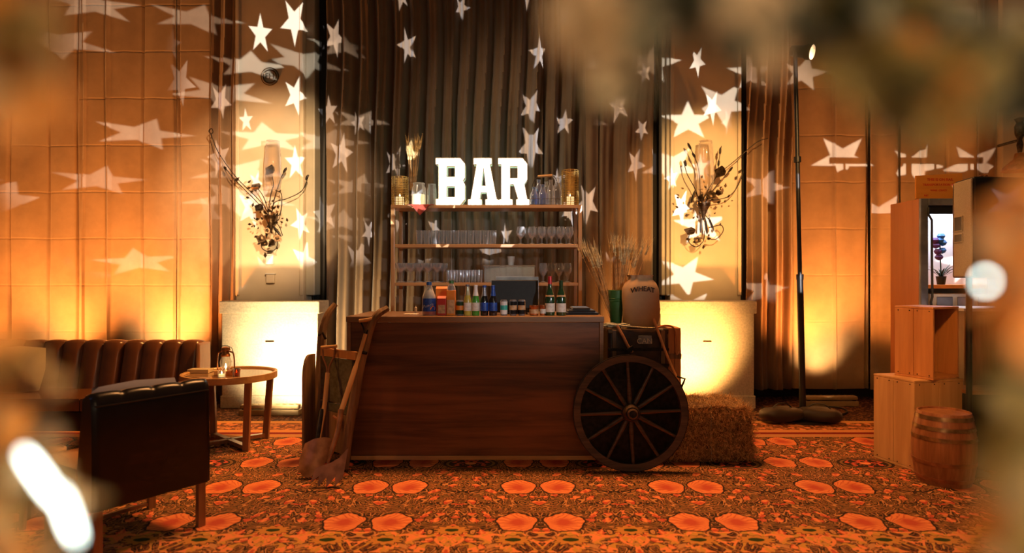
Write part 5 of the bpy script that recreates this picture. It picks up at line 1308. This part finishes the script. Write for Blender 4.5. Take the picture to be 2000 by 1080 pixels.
# orange board with writing
ys_ = 5.23; a, b = P(1789, 388, ys_), P(1880, 340, ys_)
t = thing('sign_board', 'orange wooden board with faint red writing on top of the cabinet', 'sign', ((a.x+b.x)/2, ys_, zc+.003))
m = MB(); m.add([(a.x, ys_, zc+.003), (b.x, ys_, zc+.003), (b.x, ys_+.018, zc+.003), (a.x, ys_+.018, zc+.003), (a.x, ys_, Z(343, ys_)), (b.x, ys_, Z(338, ys_)), (b.x, ys_+.018, Z(338, ys_)), (a.x, ys_+.018, Z(343, ys_))], ((0,3,2,1),(4,5,6,7),(0,1,5,4),(1,2,6,5),(2,3,7,6),(3,0,4,7)))
m.build('board', 'sign', t, False, .003)
for s_, px, py, sz in (('THIS IS ON RAIL', 1836, 351, .030), ('TRANSPORTATION BOX', 1836, 361, .026), ('WINE  CRATE', 1833, 372, .022), ('NET', 1809, 382, .02)):
    c = P(px, py, ys_); lettering(s_, sz, lambda u, v, w_: Vector((c.x+u, ys_-.002-w_, c.z+v)), 'red', t)
# loudspeaker
y1, y2 = 4.40, 4.16; sx = X(1866, y1); zs0, zs1 = 1.35, Z(344, y2)
sx2 = X(1902, y2)
t = thing('loudspeaker', 'grey and black loudspeaker on a pole at the right', 'speaker', (sx+.3, 4.4, zs0))
m = MB(); poly = [(sx, y1), (sx2, y2), (sx2+.50, y2+.05), (sx2+.42, y2+.42), (sx+.06, y1+.12)]
m.prism(poly, lambda u, v, q: Vector((u, v, q)), zs0, zs1); m.build('cabinet', 'black', t, False, .012)
fd = Vector((sx2-sx, y2-y1, 0)); fn_ = Vector((fd.y, -fd.x, 0)).normalized()
if fn_.x > 0: fn_ = -fn_
m = MB(); a_, b_ = Vector((sx, y1, 0)), Vector((sx2, y2, 0))
vs = [a_+fd*.02, a_+fd*.97]; vs = vs+[vs[1]+fn_*.014, vs[0]+fn_*.014]
m.add([v+Vector((0, 0, zs0+.01)) for v in vs]+[v+Vector((0, 0, zs1-.012)) for v in vs], ((0,1,2,3),(7,6,5,4),(0,4,5,1),(1,5,6,2),(2,6,7,3),(3,7,4,0))); m.build('baffle', 'grille', t, False, .006)
def on_baffle(u, z, d=.0): return a_+fd*u+fn_*(.0145+d)+Vector((0, 0, z))
for (za, zb2) in ((Z(451, 4.3), Z(423, 4.3)), (Z(473, 4.3), Z(457, 4.3))):
    m = MB(); p = [on_baffle(.10, za), on_baffle(.55, za), on_baffle(.55, zb2), on_baffle(.10, zb2)]; n_ = fn_*.003
    m.add(p+[v+n_ for v in p], ((0,1,2,3),(7,6,5,4),(0,4,5,1),(1,5,6,2),(2,6,7,3),(3,7,4,0))); o = m.build('port', 'black', t, False)
    m = MB(); q = p+[p[0]]
    for i in range(4): m.tube([q[i]+n_, q[i+1]+n_], .004, 6)
    m.build('port_rim', 'grille', o)
t = thing('speaker_pole', 'black pole holding up the loudspeaker', 'stand', (sx+.2, 4.42, 0))
px_ = X(1888, 4.4)
m = MB(); m.tube([(px_+.03, 4.42, 1.35), (px_+.03, 4.42, .02)], .019, 12); m.build('pole', 'black', t)
m = MB(); m.lathe([(.001, 0), (.16, 0), (.16, .012), (.03, .03), (.001, .03)], (px_+.03, 4.42+.36, .0), 24)
c = (px_+.03, 4.42, 0); m = MB(); m.lathe([(.001, 0), (.12, 0), (.12, .012), (.03, .02), (.001, .02)], c, 24); m.build('foot', 'black', t)
c = Vector((X(1918, 4.35), 4.36, zs1+.001))
t = thing('copper_ornament', 'small copper trinket on top of the loudspeaker', 'ornament', tuple(c))
lathe_at('body', 'copper', t, [(.001, 0), (.025, 0), (.022, .012), (.01, .02), (.016, .032), (.001, .04)], c)
m = MB(); m.tube(bez([c+Vector((.01, 0, .02)), c+Vector((.04, 0, .035)), c+Vector((.045, 0, .01)), c+Vector((.03, 0, .004))], 4), .005, 6); m.build('handle', 'copper', t)
# brass lamp high at the far right
c = P(1992, 330, 6.6)
t = thing('wall_lamp', 'red bronze wall lamp at the right edge above the loudspeaker', 'lamp', tuple(c))
lathe_at('bell', 'copper', t, [(.16, -.02), (.15, .02), (.06, .10), (.045, .16), (.001, .17)], c, 20)
lathe_at('stem', 'bronze', t, [(.02, .17), (.03, .25), (.02, .3), (.045, .36), (.05, .44), (.03, .48), (.05, .52), (.001, .54)], c, 16)
m = MB(); m.tube([c+Vector((0, 0, .3)), c+Vector((.0, .30, .3))], .015, 8); m.build('arm', 'bronze', t)
# dark sideboard under the loudspeaker
t = thing('wooden_sideboard', 'brown wooden sideboard standing behind the crates at right', 'sideboard', (3.6, 4.95, 0))
m = MB(); m.box((X(1884, 4.75), 4.75, 0), (4.3, 5.12, Z(608, 4.75))); m.build('body', wood('dark_board', (.26, .10, .035), (.15, .055, .02), 2, 2, .4, .2), t, False, .004)
m = MB(); m.box((X(1880, 4.75), 4.735, Z(608, 4.75)), (4.32, 5.13, Z(602, 4.75))); m.build('top', 'white', t, False, .003)
for k in range(3):
    xk = X(1890, 4.75)+k*.27; m = MB(); m.box((xk, 4.732, .30), (xk+.25, 4.749, Z(614, 4.75))); o = m.build('door', 'barrel', t, False, .003)
    m = MB(); m.tube([(xk+.22, 4.725, .6), (xk+.22, 4.725, .72)], .006, 6); m.build('handle', 'bronze', o)
t = thing('subwoofer', 'black subwoofer box on the floor at the right behind the barrel', 'speaker', (3.45, 4.55, 0))
m = MB(); m.box((X(1890, 4.5), 4.48, 0), (3.9, 4.715, Z(770, 4.5))); m.build('box', 'black', t, False, .01)
m = MB(); m.box((X(1890, 4.5)-.004, 4.476, Z(770, 4.5)), (3.904, 4.718, Z(762, 4.5))); m.build('lid', 'crate', t, False, .003)

# ================================================================ FOREGROUND GARLAND, OUT OF FOCUS
def leaf(m, c, d, up, L, W, mi=0):
    d = d.normalized(); s_ = d.cross(up).normalized(); n_ = s_.cross(d)
    pts = [c]; rows = [(.0, .06), (.25, .8), (.5, 1.0), (.75, .65), (1.0, .03)]
    vs = []
    for u, w_ in rows:
        for v in (-1, 0, 1): vs.append(c+d*L*u+s_*W*.5*w_*v+n_*(abs(v)*W*.12-u*u*L*.15))
    m.add(vs, [(i*3+j, i*3+j+1, (i+1)*3+j+1, (i+1)*3+j) for i in range(4) for j in range(2)], mi)
def branch(label, pts, n, L, W, mats, seed, spread=1.0, cat='branch'):
    """pts in px, py, distance"""
    rr = random.Random(seed); path = bez([P(*q) for q in pts], 8)
    t = thing('leafy_branch', label, cat, tuple(path[0]), 'garland branches close to the lens')
    m = MB(); k = len(path); m.tube(path, [.0022*(1-.6*i/k) for i in range(k)], 5); m.build('twig', 'twig', t)
    m = MB()
    for i in range(n):
        f = rr.random()*(k-1); a = path[int(f)]; b = path[min(k-1, int(f)+1)]; p = a.lerp(b, f-int(f)); d = (b-a).normalized() if (b-a).length > 0 else Vector((1, 0, 0))
        o_ = Vector((rr.gauss(0, 1), rr.gauss(0, .5), rr.gauss(0, 1))).normalized()
        leaf(m, p, (d*.6+o_*spread), Vector((rr.gauss(0, .4), -1, rr.gauss(0, .4))), L*rr.uniform(.6, 1.2), W*rr.uniform(.7, 1.2), rr.randrange(len(mats)))
    m.build('foliage', mats, t, True)['kind'] = 'stuff'
def led(label, px, py, D, r, L=None, ang=0, mat='led'):
    c = P(px, py, D); t = thing('fairy_light', label, 'bulb', tuple(c), 'string light bulbs in the garland')
    m = MB()
    if L:
        mt = Matrix.Rotation(ang, 3, 'Y'); m.lathe([(.0001, -L/2), (r*.7, -L*.42), (r, -L*.2), (r*.95, L*.25), (r*.6, L*.43), (.0001, L/2)], c, 12, mat=mt)
    else: m.sphere(c, r, 12, 8)
    m.build('bulb', mat, t)
    d = Vector((0, 0, 1)) if not L else Matrix.Rotation(ang, 3, 'Y') @ Vector((0, 0, 1)); q = r if not L else L/2
    m = MB(); m.tube([c+d*q*.9, c+d*(q+.006)], r*.7, 8); m.build('socket', 'black', t)
    sx_ = 1 if px > 1000 else -1; m = MB(); m.tube(bez([c+d*(q+.005), c+d*(q+.03)+Vector((sx_*.02, .02, 0)), c+Vector((sx_*.09, .04, .10)), c+Vector((sx_*.14, .05, .35))], 5), .0008, 4); m.build('wire', 'twig', t)
# top right mass
branch('dark green blurred branch across the top right corner', [(1360, -110, .34), (1520, -60, .33), (1720, 40, .33), (1900, 100, .34), (2080, 150, .35)], 190, .032, .020, ['lf_dark', 'lf_dark', 'lf_olive', 'lf_sage'], 1)
branch('second dark blurred branch drooping at the upper right edge', [(1660, -60, .30), (1780, 60, .30), (1900, 130, .30), (2060, 160, .31)], 150, .028, .018, ['lf_dark', 'lf_dark', 'lf_olive', 'lf_sage'], 2)
branch('blurred cream blossom twig at the top above the shelf', [(1090, -80, .27), (1120, -20, .27), (1135, 40, .27), (1150, 90, .27)], 34, .018, .015, ['lf_cream', 'lf_cream', 'lf_tan'], 3)
branch('blurred sage green twig hanging over the right pilaster', [(1260, -60, .28), (1240, 50, .28), (1215, 130, .28), (1210, 180, .28)], 44, .020, .014, ['lf_sage', 'lf_dark', 'lf_sage', 'lf_cream'], 4)
branch('blurred dark twig at the top centre right', [(1200, -60, .30), (1300, -10, .30), (1400, 30, .30), (1480, 20, .30)], 60, .024, .016, ['lf_dark', 'lf_sage', 'lf_dark', 'lf_cream'], 5)
branch('blurred olive twig hanging down over the tan drape', [(1700, 60, .27), (1780, 120, .27), (1830, 180, .27), (1835, 235, .27)], 50, .020, .014, ['lf_olive', 'lf_olive', 'lf_orange'], 6)
branch('blurred pale grey leaves beside the black stand top', [(1420, -60, .27), (1440, 20, .27), (1470, 50, .27), (1480, 70, .27)], 30, .020, .014, ['lf_cream', 'lf_sage', 'lf_dark'], 21)
branch('blurred olive leaves below the dark mass at upper right', [(1680, 120, .27), (1730, 170, .27), (1820, 200, .27), (1940, 180, .27)], 60, .022, .014, ['lf_olive', 'lf_dark', 'lf_olive'], 22)
# right edge
branch('blurred branch down the right edge, orange leaves for bulb glow', [(2080, 380, .27), (2010, 460, .27), (1995, 560, .27), (2030, 660, .27)], 40, .024, .018, ['lf_orange', 'lf_orange', 'lf_cream'], 7)  # orange leaf colour stands in for blurred amber bulb glow
branch('blurred green branch low at the right edge', [(2080, 600, .28), (2000, 680, .28), (1985, 750, .28), (2020, 800, .28)], 40, .022, .015, ['lf_dark', 'lf_olive'], 8)
branch('blurred leaves at the lower right corner, amber for bulb glow', [(2080, 800, .26), (2005, 870, .26), (1995, 960, .26), (2020, 1120, .26)], 42, .024, .018, ['lf_orange', 'lf_olive', 'lf_tan'], 9)  # amber leaf colour imitates the lower glowing blob
# left edge
branch('blurred olive orange branch at the upper left corner', [(-80, -80, .24), (10, 10, .24), (50, 90, .24), (20, 200, .24)], 26, .026, .018, ['lf_olive', 'lf_orange', 'lf_tan'], 10)
branch('blurred tan branch rising along the left edge', [(-40, 1180, .34), (-20, 1020, .34), (-30, 860, .34), (-40, 700, .34)], 70, .030, .022, ['lf_tan', 'lf_orange', 'lf_cream', 'lf_olive'], 11)
branch('blurred pale leaves above the bright bulb at lower left', [(120, 1130, .36), (110, 980, .36), (60, 860, .36), (90, 740, .36)], 30, .022, .015, ['lf_tan', 'lf_cream'], 12)
led('single bright white round bulb blurred at the right', 1925, 549, .30, .0017, mat='led_small')
led('long bright white bulb blurred at lower left, upper of two', 78, 930, .34, .0024, .034, -.62)
led('long bright white bulb blurred at lower left, lower of two', 132, 1005, .34, .0024, .030, -.35)
# light bar of the band, right of the frame: its shadow falls on the right drapes
t = thing('band_light_bar', 'black T shaped light bar with four round lamps, right of the loudspeaker', 'light stand', (3.62, 3.6, 0))
m = MB(); m.tube([(3.62, 3.6, .6), (3.62, 3.6, 2.32)], .018, 10); m.build('pole', 'black', t)
for k in range(3):
    a = 2*PI*k/3; m = MB(); m.tube([(3.62, 3.6, .75), (3.62+.5*math.cos(a), 3.6+.5*math.sin(a), .01)], .013, 8); m.build('leg', 'black', t)
m = MB(); m.box((3.15, 3.585, 2.235), (4.05, 3.615, 2.27)); m.build('crossbar', 'black', t, False)
for k, xx in enumerate((3.24, 3.47, 3.78, 3.98)):
    m = MB(); m.tube([(xx, 3.6, 2.24), (xx, 3.6, 2.19)], .008, 6)
    m.lathe([(.001, -.05), (.06, -.05), (.075, .0), (.075, .06), (.001, .06)], (xx, 3.6, 2.12), 18, mat=Matrix.Rotation(PI/2, 3, 'X')); m.build('par_lamp', 'black', t)
m = MB(); m.box((3.52, 3.57, 2.32), (3.72, 3.63, 2.38)); m.build('control_box', 'black', t, False, .004)
